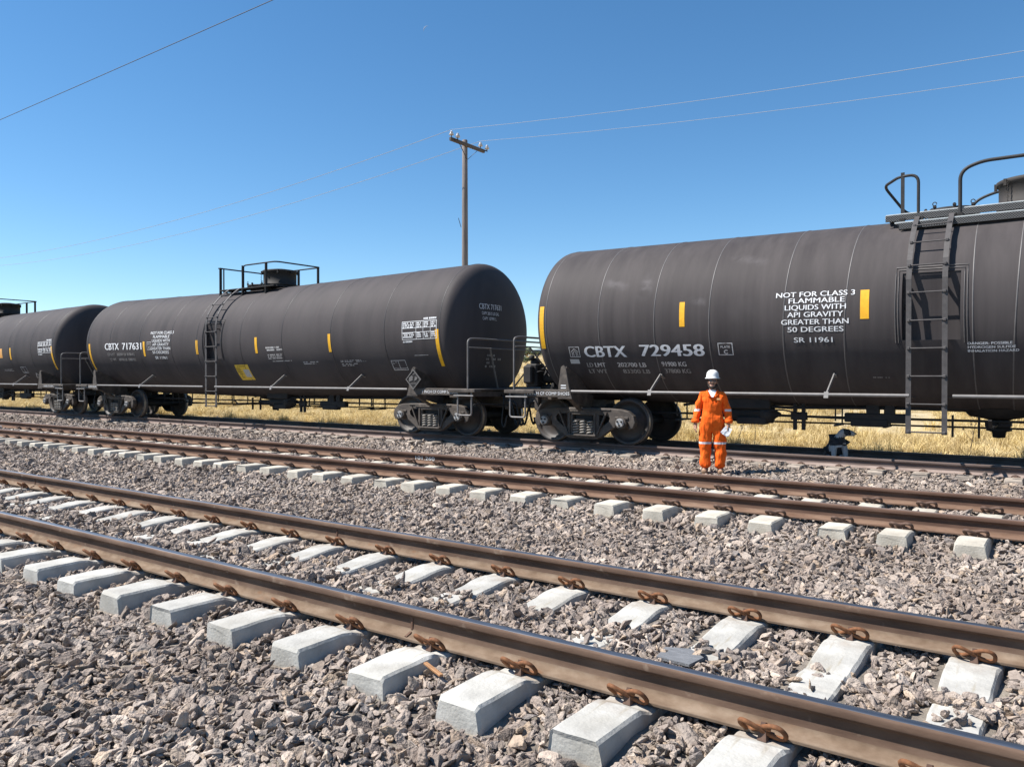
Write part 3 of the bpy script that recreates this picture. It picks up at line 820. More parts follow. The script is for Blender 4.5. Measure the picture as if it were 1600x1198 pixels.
letter = mat('white_lettering', [(.62, .62, .63), (.74, .74, .75)], scale=20, rough=.6)
letter_old = mat('faded_lettering', [(.40, .385, .375), (.56, .54, .53)], scale=5, rough=.7, second=((.22, .20, .195), 9, .55, (1, 1, 1)))
letter_dim = mat('very_faded_lettering', [(.15, .14, .135), (.34, .32, .31)], scale=4, rough=.7)
panel_grey = mat('panel_grey', [(.36, .355, .35), (.48, .475, .47)], scale=15, rough=.7)
ladder_m = mat('ladder_steel', [(.055, .050, .050), (.085, .078, .077)], scale=10, rough=.6, spec=.3)
rail_dark = mat('handrail_black', [(.022, .021, .022), (.038, .036, .036)], scale=10, rough=.6, spec=.3)
hose_m = mat('air_hose_rubber', [(.015, .015, .016)], rough=.6)
rusty_dome = mat('manway_paint', [(.020, .017, .016), (.036, .030, .026)], scale=4, rough=.75, second=((.06, .04, .028), 3, .62, (1, 1, .4)))

# pale scuffs rubbed into the worn car's flank
wn, wl = black_w.node_tree.nodes, black_w.node_tree.links
wp = wn['Principled BSDF']; src = wp.inputs['Base Color'].links[0].from_socket
wtc = wn.new('ShaderNodeTexCoord'); wtx = wn.new('ShaderNodeTexNoise'); wtx.inputs['Scale'].default_value = 3.2; wtx.inputs['Detail'].default_value = 6; wtx.inputs['Distortion'].default_value = .6
wl.new(wtc.outputs['Object'], wtx.inputs['Vector'])
fac = None
for cx_, cy_, cz_, sx_, sz_ in ((-6.15, -1.40, 3.13, .42, .16), (-5.50, -1.45, 3.04, .22, .34), (-3.6, -1.3, 3.4, .5, .12), (-4.4, -1.55, 2.7, .3, .10)):
    mp_ = wn.new('ShaderNodeMapping'); mp_.vector_type = 'TEXTURE'; mp_.inputs['Location'].default_value = (cx_, cy_, cz_); mp_.inputs['Scale'].default_value = (sx_, .8, sz_); mp_.inputs['Rotation'].default_value = (0, R(12), 0)
    wl.new(wtc.outputs['Object'], mp_.inputs[0])
    ln_ = wn.new('ShaderNodeVectorMath'); ln_.operation = 'LENGTH'; wl.new(mp_.outputs[0], ln_.inputs[0])
    mr_ = wn.new('ShaderNodeMapRange'); mr_.interpolation_type = 'SMOOTHSTEP'; mr_.inputs['From Min'].default_value = 1; mr_.inputs['From Max'].default_value = 0; wl.new(ln_.outputs['Value'], mr_.inputs[0])
    if fac is None: fac = mr_.outputs[0]
    else:
        mx_ = wn.new('ShaderNodeMath'); mx_.operation = 'MAXIMUM'; wl.new(fac, mx_.inputs[0]); wl.new(mr_.outputs[0], mx_.inputs[1]); fac = mx_.outputs[0]
mr2 = wn.new('ShaderNodeMapRange'); mr2.inputs['From Min'].default_value = .38; mr2.inputs['From Max'].default_value = .72; wl.new(wtx.outputs['Fac'], mr2.inputs[0])
mul = wn.new('ShaderNodeMath'); mul.operation = 'MULTIPLY'; wl.new(fac, mul.inputs[0]); wl.new(mr2.outputs[0], mul.inputs[1])
mxc = wn.new('ShaderNodeMixRGB'); wl.new(mul.outputs[0], mxc.inputs[0]); wl.new(src, mxc.inputs[1]); mxc.inputs[2].default_value = (.125, .113, .117, 1)
wl.new(mxc.outputs[0], wp.inputs['Base Color'])

# perforated grating fascia
perf = bpy.data.materials.new('perforated_fascia'); perf.use_nodes = True
pn_, pl_ = perf.node_tree.nodes, perf.node_tree.links
tcq = pn_.new('ShaderNodeTexCoord'); ck = pn_.new('ShaderNodeTexChecker'); ck.inputs['Scale'].default_value = 55
ck.inputs['Color1'].default_value = (.02, .02, .022, 1); ck.inputs['Color2'].default_value = (.13, .13, .13, 1)
pn_['Principled BSDF'].inputs['Roughness'].default_value = .9; pn_['Principled BSDF'].inputs['Specular IOR Level'].default_value = .08
pl_.new(tcq.outputs['Object'], ck.inputs['Vector']); pl_.new(ck.outputs[0], pn_['Principled BSDF'].inputs['Base Color'])

HD, HP = .46, .80                            # depth and roundness of the tank heads
def zc_at(x, dz=0.0): return 2.455 + dz - .10 * (1 - min(1, abs(x) / 7.9))
def on_tank(u, arc_, off=.006, dz=0.0):
    """u: position along the car, arc_: angle in degrees above the axis on the near side"""
    a = R(arc_); r = TANK_R + off
    return (u, -r * math.cos(a), zc_at(u, dz) + r * math.sin(a))

def bisect2d(vs, fs, step):
    bm = bmesh.new(); V = [bm.verts.new((a, b, 0)) for a, b in vs]
    for f in fs:
        try: bm.faces.new([V[i] for i in f])
        except ValueError: pass
    ys = [b for a, b in vs]; y = math.floor(min(ys) / step) * step + step
    while y < max(ys):
        bmesh.ops.bisect_plane(bm, geom=bm.verts[:] + bm.edges[:] + bm.faces[:], plane_co=(0, y, 0), plane_no=(0, 1, 0)); y += step
    bm.verts.index_update()
    o = [(v.co.x, v.co.y) for v in bm.verts], [[v.index for v in f.verts] for f in bm.faces]
    bm.free(); return o

def wrap(b, vs, fs, u0, ang0, dz, off=.006, mi=0, step=.07):
    """lays flat lettering on the tank: origin at (u0, ang0)"""
    if max(y for x, y in vs) - min(y for x, y in vs) > step * 1.5: vs, fs = bisect2d(vs, fs, step)
    b.add([on_tank(u0 + x, ang0 + math.degrees(y / TANK_R), off, dz) for x, y in vs], fs, mi)
def rect(x0, y0, x1, y1): return [(x0, y0), (x1, y0), (x1, y1), (x0, y1)], [(0, 1, 2, 3)]
def tank_text(name, rows, parent, m, dz, off=.006, bold=.012):
    """rows: (text, u, angle of baseline, cap height, width or None, align)"""
    b = MB()
    for s, u, a, h, w, al in rows:
        v, f = text2d(s, h, w, al, 0.0); wrap(b, v, f, u, a, dz, off)
        for k in range(1, 1 + round(bold / .012)):
            wrap(b, v, f, u + h * .055 * k, a, dz, off + .0012 * k)
    return b.build(name, m, parent, normals=False)
def frame2d(x0, y0, x1, y1, t):
    v, f = [], []
    for r in ((x0, y0, x1, y0 + t), (x0, y1 - t, x1, y1), (x0, y0 + t, x0 + t, y1 - t), (x1 - t, y0 + t, x1, y1 - t)):
        a, b = rect(*r); f += [tuple(i + len(v) for i in q) for q in b]; v += a
    return v, f
def scribble(b, u0, a0, w, h, rows, dz, seed, gap=.45, fill=.8, off=.006):
    """rows of tiny illegible stencil marks"""
    rg = random.Random(seed); rh = h / rows
    for k in range(rows):
        x = 0; y = h - (k + 1) * rh
        lim = w * rg.uniform(.72, 1)
        while x < lim:
            q = rg.uniform(.35, .8) * rh
            if rg.random() < fill:
                v, f = rect(x, y + rh * gap * .5, min(lim, x + q), y + rh * (1 - gap * .5)); wrap(b, v, f, u0, a0, dz, off)
            x += q + rh * .18 + (rh * .5 if rg.random() < .16 else 0)

def tank_mesh(L, dz, recess):
    """cylinder with elliptical heads, slightly lower in the middle, with a ladder recess cut into the near side"""
    us = []
    for i in range(19):
        a = math.pi / 2 * (1 - i / 18); us.append((-L - HD * math.sin(a) ** HP, TANK_R * max(0, math.cos(a)) ** HP))
    x0, x1, a0, a1 = recess
    body = sorted(set([round(-L + 2 * L * i / 40, 3) for i in range(1, 40)] + [x0, x1]))
    body = [q for q in body if q in (x0, x1) or min(abs(q - x0), abs(q - x1)) > .12]
    us += [(q, TANK_R) for q in body] + [(-q, r) for q, r in us[::-1]]
    base = sorted(set([i * 3.0 for i in range(120)] + [a0 % 360, a1 % 360]))
    bad = [q for q in base if q not in (a0 % 360, a1 % 360) and min(abs(q - a0 % 360), abs(q - a1 % 360)) < 1.2]
    angs = [q for q in base if q not in bad]
    n = len(angs); vs = []
    for u, r in us:
        for a in angs:
            vs.append((u, -r * math.cos(R(a)), zc_at(u, dz) + r * math.sin(R(a))))
    b = MB(); fs = []
    def inside(a): return (a >= a0 - .01 and a < a1 - .01) if a < 180 else (a - 360 >= a0 - .01 and a - 360 < a1 - .01)
    for i in range(len(us) - 1):
        for j in range(n):
            if us[i][1] == TANK_R and us[i + 1][1] == TANK_R and us[i][0] >= x0 - .001 and us[i + 1][0] <= x1 + .001 and inside(angs[j]): continue
            fs.append((i * n + j, i * n + (j + 1) % n, (i + 1) * n + (j + 1) % n, (i + 1) * n + j))
    b.add(vs, fs, 0, True)
    # recess: flat back wall and four sides
    def ybk(z):                              # the back plate is flush at the top and leans in downwards
        zt_, zb_ = zc_at(-.75, dz) + TANK_R * math.sin(R(a1)), zc_at(-.75, dz) + TANK_R * math.sin(R(a0))
        t = (z - zb_) / (zt_ - zb_); return -1.41 + (-TANK_R * math.cos(R(a1)) + .012 + 1.41) * t
    ang_in = [a0] + [a if a < 180 else a - 360 for a in angs if inside(a)] + [a1]
    ang_in = sorted(set(ang_in))
    for x, fl in ((x0, 0), (x1, 1)):
        edge = [(x, -TANK_R * math.cos(R(a)), zc_at(x, dz) + TANK_R * math.sin(R(a))) for a in ang_in]
        back = [(x, ybk(p[2]), p[2]) for p in edge]
        k = len(edge)
        b.add(edge + back, [(i, i + 1, k + i + 1, k + i) for i in range(k - 1)], 0)
    def pt(x, a, back=False):
        z = zc_at(x, dz) + TANK_R * math.sin(R(a)); return (x, ybk(z) if back else -TANK_R * math.cos(R(a)), z)
    for a in (a0, a1): b.add([pt(x0, a), pt(x1, a), pt(x1, a, True), pt(x0, a, True)], [(0, 1, 2, 3)], 0)
    b.add([pt(x0, a0, True), pt(x1, a0, True), pt(x1, a1, True), pt(x0, a1, True)], [(0, 1, 2, 3)], 0)
    return b, x0, x1, a0, a1

def seam(b, u, lean, dz, mi):
    """raised weld seam ring"""
    for (w, h) in ((.026, .006),):
        vs = []
        A = list(range(-180, 180, 4))
        for a in A:
            for du, dr in ((-w / 2, -.004), (-w / 4, h), (w / 4, h), (w / 2, -.004)):
                r = TANK_R + dr; uu_ = u + du + lean * r * math.sin(R(a))
                vs.append((uu_, -r * math.cos(R(a)), zc_at(uu_, dz) + r * math.sin(R(a))))
        k = len(A)
        b.add(vs, [(i * 4 + j, i * 4 + j + 1, ((i + 1) % k) * 4 + j + 1, ((i + 1) % k) * 4 + j) for i in range(k) for j in range(3)], mi, True)

# trucks ----------------------------------------------------------
def _wheel():
    rt = .457
    prof = [(.001, -.055), (.09, -.055), (.10, -.05), (.115, -.02), (.20, .018), (.30, .022), (.385, .005), (.395, -.048), (.44, -.055), (rt - .006, -.052), (rt, -.045),
            (rt + .002, .02), (rt + .006, .034), (rt + .016, .046), (rt + .026, .058), (rt + .028, .068), (rt + .02, .082), (.44, .086), (.40, .080), (.39, .05), (.28, .06), (.12, .07), (.09, .09), (.001, .09)]
    return prof
def wheel_mb(sgn):
    b = MB(); pr = _wheel()
    body = [(r, h * sgn) for r, h in pr]
    b.lathe(body[:11], (0, 0, 0), 'Y', 48, 0, True, False)
    b.lathe(body[10:12], (0, 0, 0), 'Y', 48, 1, True, False)
    b.lathe(body[11:], (0, 0, 0), 'Y', 48, 0, True, False)
    return b
def side_frame_loops():
    o = [(-1.16, .46), (-1.13, .58), (-1.02, .665), (-.85, .70), (-.55, .715), (.55, .715), (.85, .70), (1.02, .665), (1.13, .58), (1.16, .46), (1.12, .36), (1.05, .34), (1.04, .45), (.98, .52),
         (.80, .52), (.735, .45), (.73, .36), (.66, .34), (.40, .155), (.30, .12), (-.30, .12), (-.40, .155), (-.66, .34), (-.73, .36), (-.735, .45), (-.80, .52), (-.98, .52), (-1.04, .45), (-1.05, .34), (-1.12, .36)]
    tri = [(.36, .615), (.58, .60), (.64, .54), (.62, .47), (.42, .31), (.36, .34)]
    win = [(-.255, .60), (.255, .60), (.255, .205), (-.255, .205)]
    return [o, tri, [(-a, b) for a, b in tri[::-1]], win]
SFV, SFF = plate(side_frame_loops(), .13, .018)
def coil(c, r, h, turns, wr):
    return [(c[0] + r * math.cos(2 * math.pi * turns * i / (turns * 10)), c[1] + r * math.sin(2 * math.pi * turns * i / (turns * 10)), c[2] + h * i / (turns * 10)) for i in range(int(turns * 10) + 1)]
_parts = {}
def part(key, maker, name, mats, parent, loc=(0, 0, 0), rz=0.0):
    """first use builds the mesh, later uses are copies that share it"""
    if key not in _parts:
        o = maker().build(name, mats, parent); _parts[key] = o.data
    else:
        o = bpy.data.objects.new(name, _parts[key]); COL.objects.link(o); o.parent = parent
    o.location = loc; o.rotation_euler = (0, 0, rz)
    return o
def mk_frame():
    b = MB(); b.add([(v.x, v.z, v.y) for v in SFV], SFF)
    for sx in (-1, 1):                       # pedestal roof ribs and bearing adapters
        b.box((sx * .889, 0, .545), (.30, .17, .05), ch=.01)
        b.box((sx * .889, -.005, .50), (.21, .19, .05), ch=.012)
        b.bar((sx * .56, -.07, .66), (sx * .33, -.07, .18), .05, .03); b.bar((sx * .30, -.072, .20), (sx * .30, -.072, .62), .05, .025)
    b.box((0, -.01, .175), (.66, .24, .035), ch=.008); b.box((0, -.07, .665), (.9, .03, .03), ch=.006)
    b.box((0, -.0, .70), (1.3, .16, .03), ch=.008)
    return b
def mk_axlebox():
    b = MB()
    b.lathe([(.118, -.13), (.125, -.11), (.125, .10), (.10, .12)], (0, 0, 0), 'Y', 20)
    b.lathe([(.080, -.165), (.086, -.155), (.086, -.13)], (0, 0, 0), 'Y', 20, 1)
    for k in range(3):
        a = 2 * math.pi * k / 3 + .5
        b.lathe([(.02, -.185), (.02, -.16)], (.05 * math.cos(a), 0, .05 * math.sin(a)), 'Y', 6, 2)
    return b
def mk_springs():
    b = MB()
    for i, x in enumerate((-.165, 0, .165)): b.tube(coil((x, -.035, .195), .062, .27, 5, .016), .0155, 7)
    return b
def mk_springs_back():
    b = MB()
    for i, x in enumerate((-.165, 0, .165)): b.tube(coil((x, .09, .195), .062, .27, 5, .016), .0155, 6)
    b.box((0, .02, .478), (.49, .22, .024), ch=.004)
    return b
def mk_bolster():
    b = MB()
    b.box((0, 0, .56), (.42, 2.05, .16), ch=.02); b.box((0, 0, .66), (.34, 1.3, .12), ch=.02); b.lathe([(.2, .70), (.2, .78)], (0, 0, 0), 'Z', 20)
    for sx in (-1, 1):                       # brake beams
        b.bar((sx * .36, -.75, .40), (sx * .36, .75, .40), .06, .06); b.bar((sx * .36, -.70, .40), (sx * .20, 0, .45), .05, .04); b.bar((sx * .36, .70, .40), (sx * .20, 0, .45), .05, .04)
        for sy in (-1, 1): b.box((sx * .39, sy * .752, .42), (.06, .10, .30), 0, Matrix.Rotation(sx * R(8), 3, 'Y'), .01)
    b.bar((-.36, .1, .42), (.36, .1, .42), .05, .05)
    return b
def make_truck(parent, x):
    t = empty('truck', (x, 0, 0)); t.parent = parent
    for s in (-1, 1):
        part('frame', mk_frame, 'side_frame', steel_m, t, (0, s * 1.02, 0), 0 if s < 0 else math.pi)
        part('spring', mk_springs, 'spring_nest', spring_m, t, (0, s * 1.02, 0), 0 if s < 0 else math.pi)
        part('springb', mk_springs_back, 'spring_seat', frame_m, t, (0, s * 1.02, 0), 0 if s < 0 else math.pi)
        for sx in (-1, 1):
            part('box', mk_axlebox, 'axle_box', [steel_m, cap_m, frame_m], t, (sx * .889, s * 1.02, .457), 0 if s < 0 else math.pi)
            part('wheel', lambda: wheel_mb(1), 'wheel', [wheel_m, tread_m], t, (sx * .889, s * .752, .457), 0 if s < 0 else math.pi)
    part('axle', lambda: MB().lathe([(.08, -1.1), (.085, -.9), (.10, -.8), (.09, 0), (.10, .8), (.085, .9), (.08, 1.1)], (0, 0, 0), 'Y', 16), 'axle', frame_m, t, (.889, 0, .457))
    part('axle', None, 'axle', frame_m, t, (-.889, 0, .457))
    part('bolster', mk_bolster, 'bolster', frame_m, t)
    return t

# ends ------------------------------------------------------------
def mk_end(xp, wide):
    """end walkway frame on one end, built for the +x end"""
    b = MB()
    b.box((xp - .62, 0, .97), (.26, 2.9, .16), ch=.015)                     # end sill
    for sy in (-1, 1):
        b.box(((7.14 + xp) / 2 - .05, sy * 1.70, 1.03), (xp - 7.1, .06, .15), ch=.008)      # side channel of the walkway
        b.box((xp - .15, sy * 1.66, 1.06), (.75, .22, .07), ch=.008)
        b.bar((xp - .05, sy * 1.72, 1.0), (xp - .05, sy * .2, .96), .10, .12)
    b.box((xp - .25, 0, 1.075), (.62, 3.1, .035), ch=.004)
    b.box((8.1, 0, .83), (2.1, .42, .36), ch=.02)                            # stub sill
    b.box((8.75, 0, .84), (.12, .62, .46), ch=.02)
    return b
def mk_end_rail(xp):
    b = MB(); r = .021
    b.tube(fillet([(xp, -1.72, 1.06), (xp, -1.72, 2.16), (xp, -1.55, 2.19), (xp, 1.55, 2.19), (xp, 1.72, 2.16), (xp, 1.72, 1.06)], .22, 6), r, 8)
    b.tube(fillet([(xp - .02, -1.68, 1.99), (xp - .02, 1.68, 1.99)], .1), .016, 7)
    b.bar((xp - .02, 1.2, 2.0), (xp - .25, .3, 1.08), .035, .02); b.bar((xp - .02, -.9, 2.0), (xp - .25, -.3, 1.08), .035, .02)
    return b
def mk_stirrup(xa, xb):
    b = MB()
    for sy in (-1, 1):
        b.tube(fillet([(xa, sy * 1.72, 1.06), (xa, sy * 1.72, .53), (xb, sy * 1.72, .53), (xb, sy * 1.72, 1.06)], .06, 4), .019, 7)
        b.tube([(xa - .08, sy * 1.76, .95), (xb + .08, sy * 1.76, .95)], .016, 6)
    return b
def mk_bolster_plate(sy):
    """body bolster web that stands between walkway and tank above each truck"""
    b = MB()
    for sy in (sy,):
        lp = [(-.17, .93), (.15, .93), (.13, 1.20), (.075, 1.55), (.03, 1.58), (-.03, 1.52), (-.10, 1.15)]
        vs, fs = plate([lp], .05, .006)
        b.add([(v.x, sy * 1.70 + v.z, v.y) for v in vs], fs)
        vs, fs = plate([[(0, .93), (.98, .70), (1.1, .95), (.62, 1.32), (.05, 1.56)]], .04, .004)
        b.add([(v.z, sy * (1.70 - v.x), v.y) for v in vs], fs)
        b.bar((-.05, sy * 1.62, .95), (.03, sy * .95, .62), .10, .04)
    return b
def mk_coupler():
    b = MB()
    b.bar((8.8, 0, .86), (9.1, 0, .86), .16, .14)
    vs, fs = plate([[(9.0, -.13), (9.12, -.17), (9.30, -.20), (9.33, -.12), (9.22, -.08), (9.14, .0), (9.20, .06), (9.34, .06), (9.36, .15), (9.18, .20), (9.02, .14)]], .28, .02)
    b.add([(v.x, v.y, v.z + .86) for v in vs], fs)
    b.tube([(8.95, -.25, .70), (8.95, -1.62, .78), (8.92, -1.74, .76)], .016, 6)
    return b
def mk_hoses():
    b = MB()
    for (x, y) in ((8.98, .25), (8.98, -.42), (9.06, -.36)):
        b.tube(fillet([(x - .2, y, .82), (x, y, .78), (x + .10, y - .02, .36), (x + .22, y - .1, .24), (x + .28, y - .12, .40)], .18, 6), .024, 7)
    b.tube(fillet([(8.75, -.5, .95), (8.9, -.6, .90), (8.9, -.7, .30), (9.02, -.75, .22), (9.05, -.7, .5)], .16, 6), .018, 6)
    return b
def mk_brake_valve():
    """control valve with reservoirs and piping on the end walkway"""
    rg = random.Random(5); b = MB()
    b.box((.0, 0, .30), (.30, .34, .50), ch=.03); b.box((.02, -.22, .34), (.20, .12, .34), ch=.03); b.box((.02, .22, .32), (.22, .14, .38), ch=.03)
    for dz in (.12, .22, .32, .42): b.box((.02, -.285, dz), (.22, .02, .035), ch=.006)
    b.lathe([(.02, .50), (.10, .51), (.11, .60), (.05, .66), (.02, .67)], (0, 0, 0), 'Z', 14)
    b.lathe([(.02, .62), (.06, .64), (.06, .72), (.02, .74)], (.02, .1, 0), 'Z', 10)
    b.lathe([(.02, -.02), (.11, 0), (.13, .25), (.11, .5), (.02, .52)], (-.48, -.18, .25), 'X', 16)
    b.lathe([(.02, -.02), (.09, 0), (.10, .2), (.09, .42), (.02, .44)], (-.55, -.1, .02), 'X', 14)
    for k in range(7):
        p = (rg.uniform(-.1, .1), rg.uniform(-.25, .25), rg.uniform(.05, .45)); q = (rg.uniform(-.65, -.3), rg.uniform(-.45, .3), rg.uniform(-.15, .35)); m_ = (rg.uniform(-.3, -.1), p[1] - .12, p[2] + .1)
        b.tube(fillet([p, m_, q], .1, 4), .016, 6)
    for k in range(9): b.box((rg.uniform(-.5, .12), rg.uniform(-.32, .0), rg.uniform(.08, .5)), (rg.uniform(.05, .1),) * 3, 0, None, .012)
    return b

def mk_side_rail(Lr, gap):
    b = MB()
    for sy in (-1, 1):
        g0, g1 = gap
        for a, c in ((-Lr, g0), (g1, Lr)) if sy < 0 else ((-Lr, Lr),):
            b.tube([(a, sy * 1.72, 1.075), (c, sy * 1.72, 1.075)], .027, 8)
    return b
def mk_rail_bracket():
    b = MB()
    b.bar((0, -1.72, 1.08), (.02, -1.30, 1.40), .05, .02, up=(1, 0, 0)); b.bar((0, -1.755, 1.02), (0, -1.72, 1.12), .07, .02); b.bar((.02, -1.30, 1.40), (.02, -1.14, 1.33), .05, .02)
    return b
def mk_ladder(foot_z=.49, hook=True):
    """side ladder: straight stiles outside the recess, then leaning in along the tank to the platform"""
    b = MB(); path = [(-1.60, foot_z), (-1.60, 2.85), (-1.53, 3.15), (-1.35, 3.46), (-1.10, 3.73), (-.84, 3.93)]
    for x in (-1.03, -.54):
        for (y0, z0), (y1, z1) in zip(path[:-1], path[1:]): b.bar((x, y0, z0), (x, y1, z1), .075, .014, up=(0, -1, .001))
    S = [0]
    for (y0, z0), (y1, z1) in zip(path[:-1], path[1:]): S.append(S[-1] + math.hypot(y1 - y0, z1 - z0))
    d = .03
    while d < S[-1] - .1:
        i = max(k for k in range(len(S) - 1) if S[k] <= d); t = (d - S[i]) / (S[i + 1] - S[i])
        y = path[i][0] + (path[i + 1][0] - path[i][0]) * t; z = path[i][1] + (path[i + 1][1] - path[i][1]) * t
        b.tube([(-1.04, y - .012, z), (-.53, y - .012, z)], .012, 7)
        for x in (-1.03, -.54): b.box((x, y - .018, z), (.045, .03, .045), ch=.008)
        d += .425
    for z in (1.06, 2.72): 
        for x in (-1.03, -.54): b.bar((x, -1.59, z), (x + .02, -1.15, z - .02), .05, .02)
    return b
def mk_valves():
    b = MB()
    b.lathe([(.01, 0), (.36, 0), (.36, .05), (.33, .05), (.33, .09), (.40, .09), (.40, .13), (.38, .15), (.01, .16)], (0, 0, 0), 'Z', 28)
    for k in range(8):
        a = 2 * math.pi * k / 8 + .2; p = (.385 * math.cos(a), .385 * math.sin(a), .10)
        b.tube([(p[0], p[1], -.02), (p[0], p[1], .20)], .018, 6); b.box((p[0], p[1], .17), (.05, .05, .035), ch=.006)
        if k % 2: b.tube(arc((p[0], p[1], .22), .03, 0, 330, 8, (1, 0, 0), (0, 0, 1)), .008, 5)
    b.box((.45, .05, .13), (.18, .06, .05), ch=.01)
    return b
def mk_manway():
    b = MB()
    b.lathe([(.01, -.25), (.47, -.25), (.47, .03), (.50, .04), (.50, .075), (.47, .085), (.47, .40), (.50, .41), (.505, .47), (.48, .485), (.2, .53), (.01, .535)], (0, 0, 0), 'Z', 40)
    for k in range(8):
        a = 2 * math.pi * k / 8
        c = (.51 * math.cos(a), .51 * math.sin(a)); b.bar((c[0], c[1], .37), (c[0], c[1], .475), .045, .04)
    for k in range(10):                      # retaining chain
        b.tube(arc((-.32 + .005 * (k % 2), -.42, .44 - .038 * k), .016, 0, 320, 6, (1, 0, 0) if k % 2 else (0, 1, 0), (0, 0, 1)), .005, 4)
    return b
def mk_outlet():
    b = MB()
    b.lathe([(.55, .12), (.42, -.02), (.20, -.06), (.15, -.08), (.15, -.2), (.18, -.2), (.18, -.25), (.10, -.27), (.09, -.36), (.02, -.37)], (0, 0, 0), 'Z', 24)
    b.box((0, -.1, -.14), (.36, .3, .10), ch=.02); b.tube([(.0, -.2, -.14), (.0, -1.3, -.14)], .02, 7); b.bar((-.02, -1.3, -.14), (-.02, -1.42, -.02), .05, .02)
    for x in (-.62, -.25, .55): b.bar((x, -.35, .0), (x, -.35, -.36), .05, .03)
    return b
def mk_rigging(seed):
    """brake rods, hangers, brake cylinder, slack adjuster and train pipe under the tank"""
    rg = random.Random(seed); b = MB()
    b.tube([(-6.3, -.28, .64), (6.3, -.28, .66)], .021, 7); b.tube([(-6.2, .22, .50), (6.2, .22, .53)], .017, 7)
    for x in (-5.4, -4.9, -3.8, -2.4, -1.6, 1.3, 2.1, 3.9, 4.35, 5.5, 5.8):
        b.bar((x, -.28, .92), (x, -.28, .58), .03, .02); b.bar((x, .22, .9), (x, .22, .50), .03, .02); b.box((x, -.03, .50), (.05, .55, .03))
    return b
def mk_cylinder():
    b = MB()
    b.lathe([(.02, -.45), (.12, -.43), (.13, .25), (.17, .27), (.17, .45), (.10, .47), (.02, .6)], (0, -.45, .62), 'X', 18)
    b.box((-.55, -.42, .60), (.9, .18, .12), ch=.02); b.box((0, -.45, .82), (.9, .35, .22), ch=.02); b.box((.1, -.5, .50), (.55, .22, .14), ch=.02)
    for x in (.85, 1.0): b.box((x, -.45, .60), (.06, .06, .50), ch=.005)
    b.box((.92, -.45, .60), (.28, .08, .14), ch=.01); b.tube([(.6, -.45, .60), (1.75, -.45, .58)], .022, 7)
    b.box((2.2, -.45, .60), (1.0, .14, .16), ch=.015); b.box((2.1, -.45, .52), (.6, .16, .14), ch=.02); b.box((2.15, -.45, .74), (.2, .12, .22)); b.box((2.42, -.45, .74), (.14, .12, .22))
    b.tube(fillet([(-1.3, -.4, .75), (-.4, -.5, .9), (.5, -.5, .74), (1.6, -.45, .76), (5, -.4, .80)], .3, 5), .026, 7)
    b.tube(fillet([(-.2, -.55, .6), (.7, -.62, .72), (.95, -.5, .62)], .2, 5), .014, 6)
    return b
def mk_yokes(seed):
    b = MB()
    for x in (-4.0, 4.0): b.box((x, 0, .78), (.08, 1.0, .22), ch=.01)
    return b

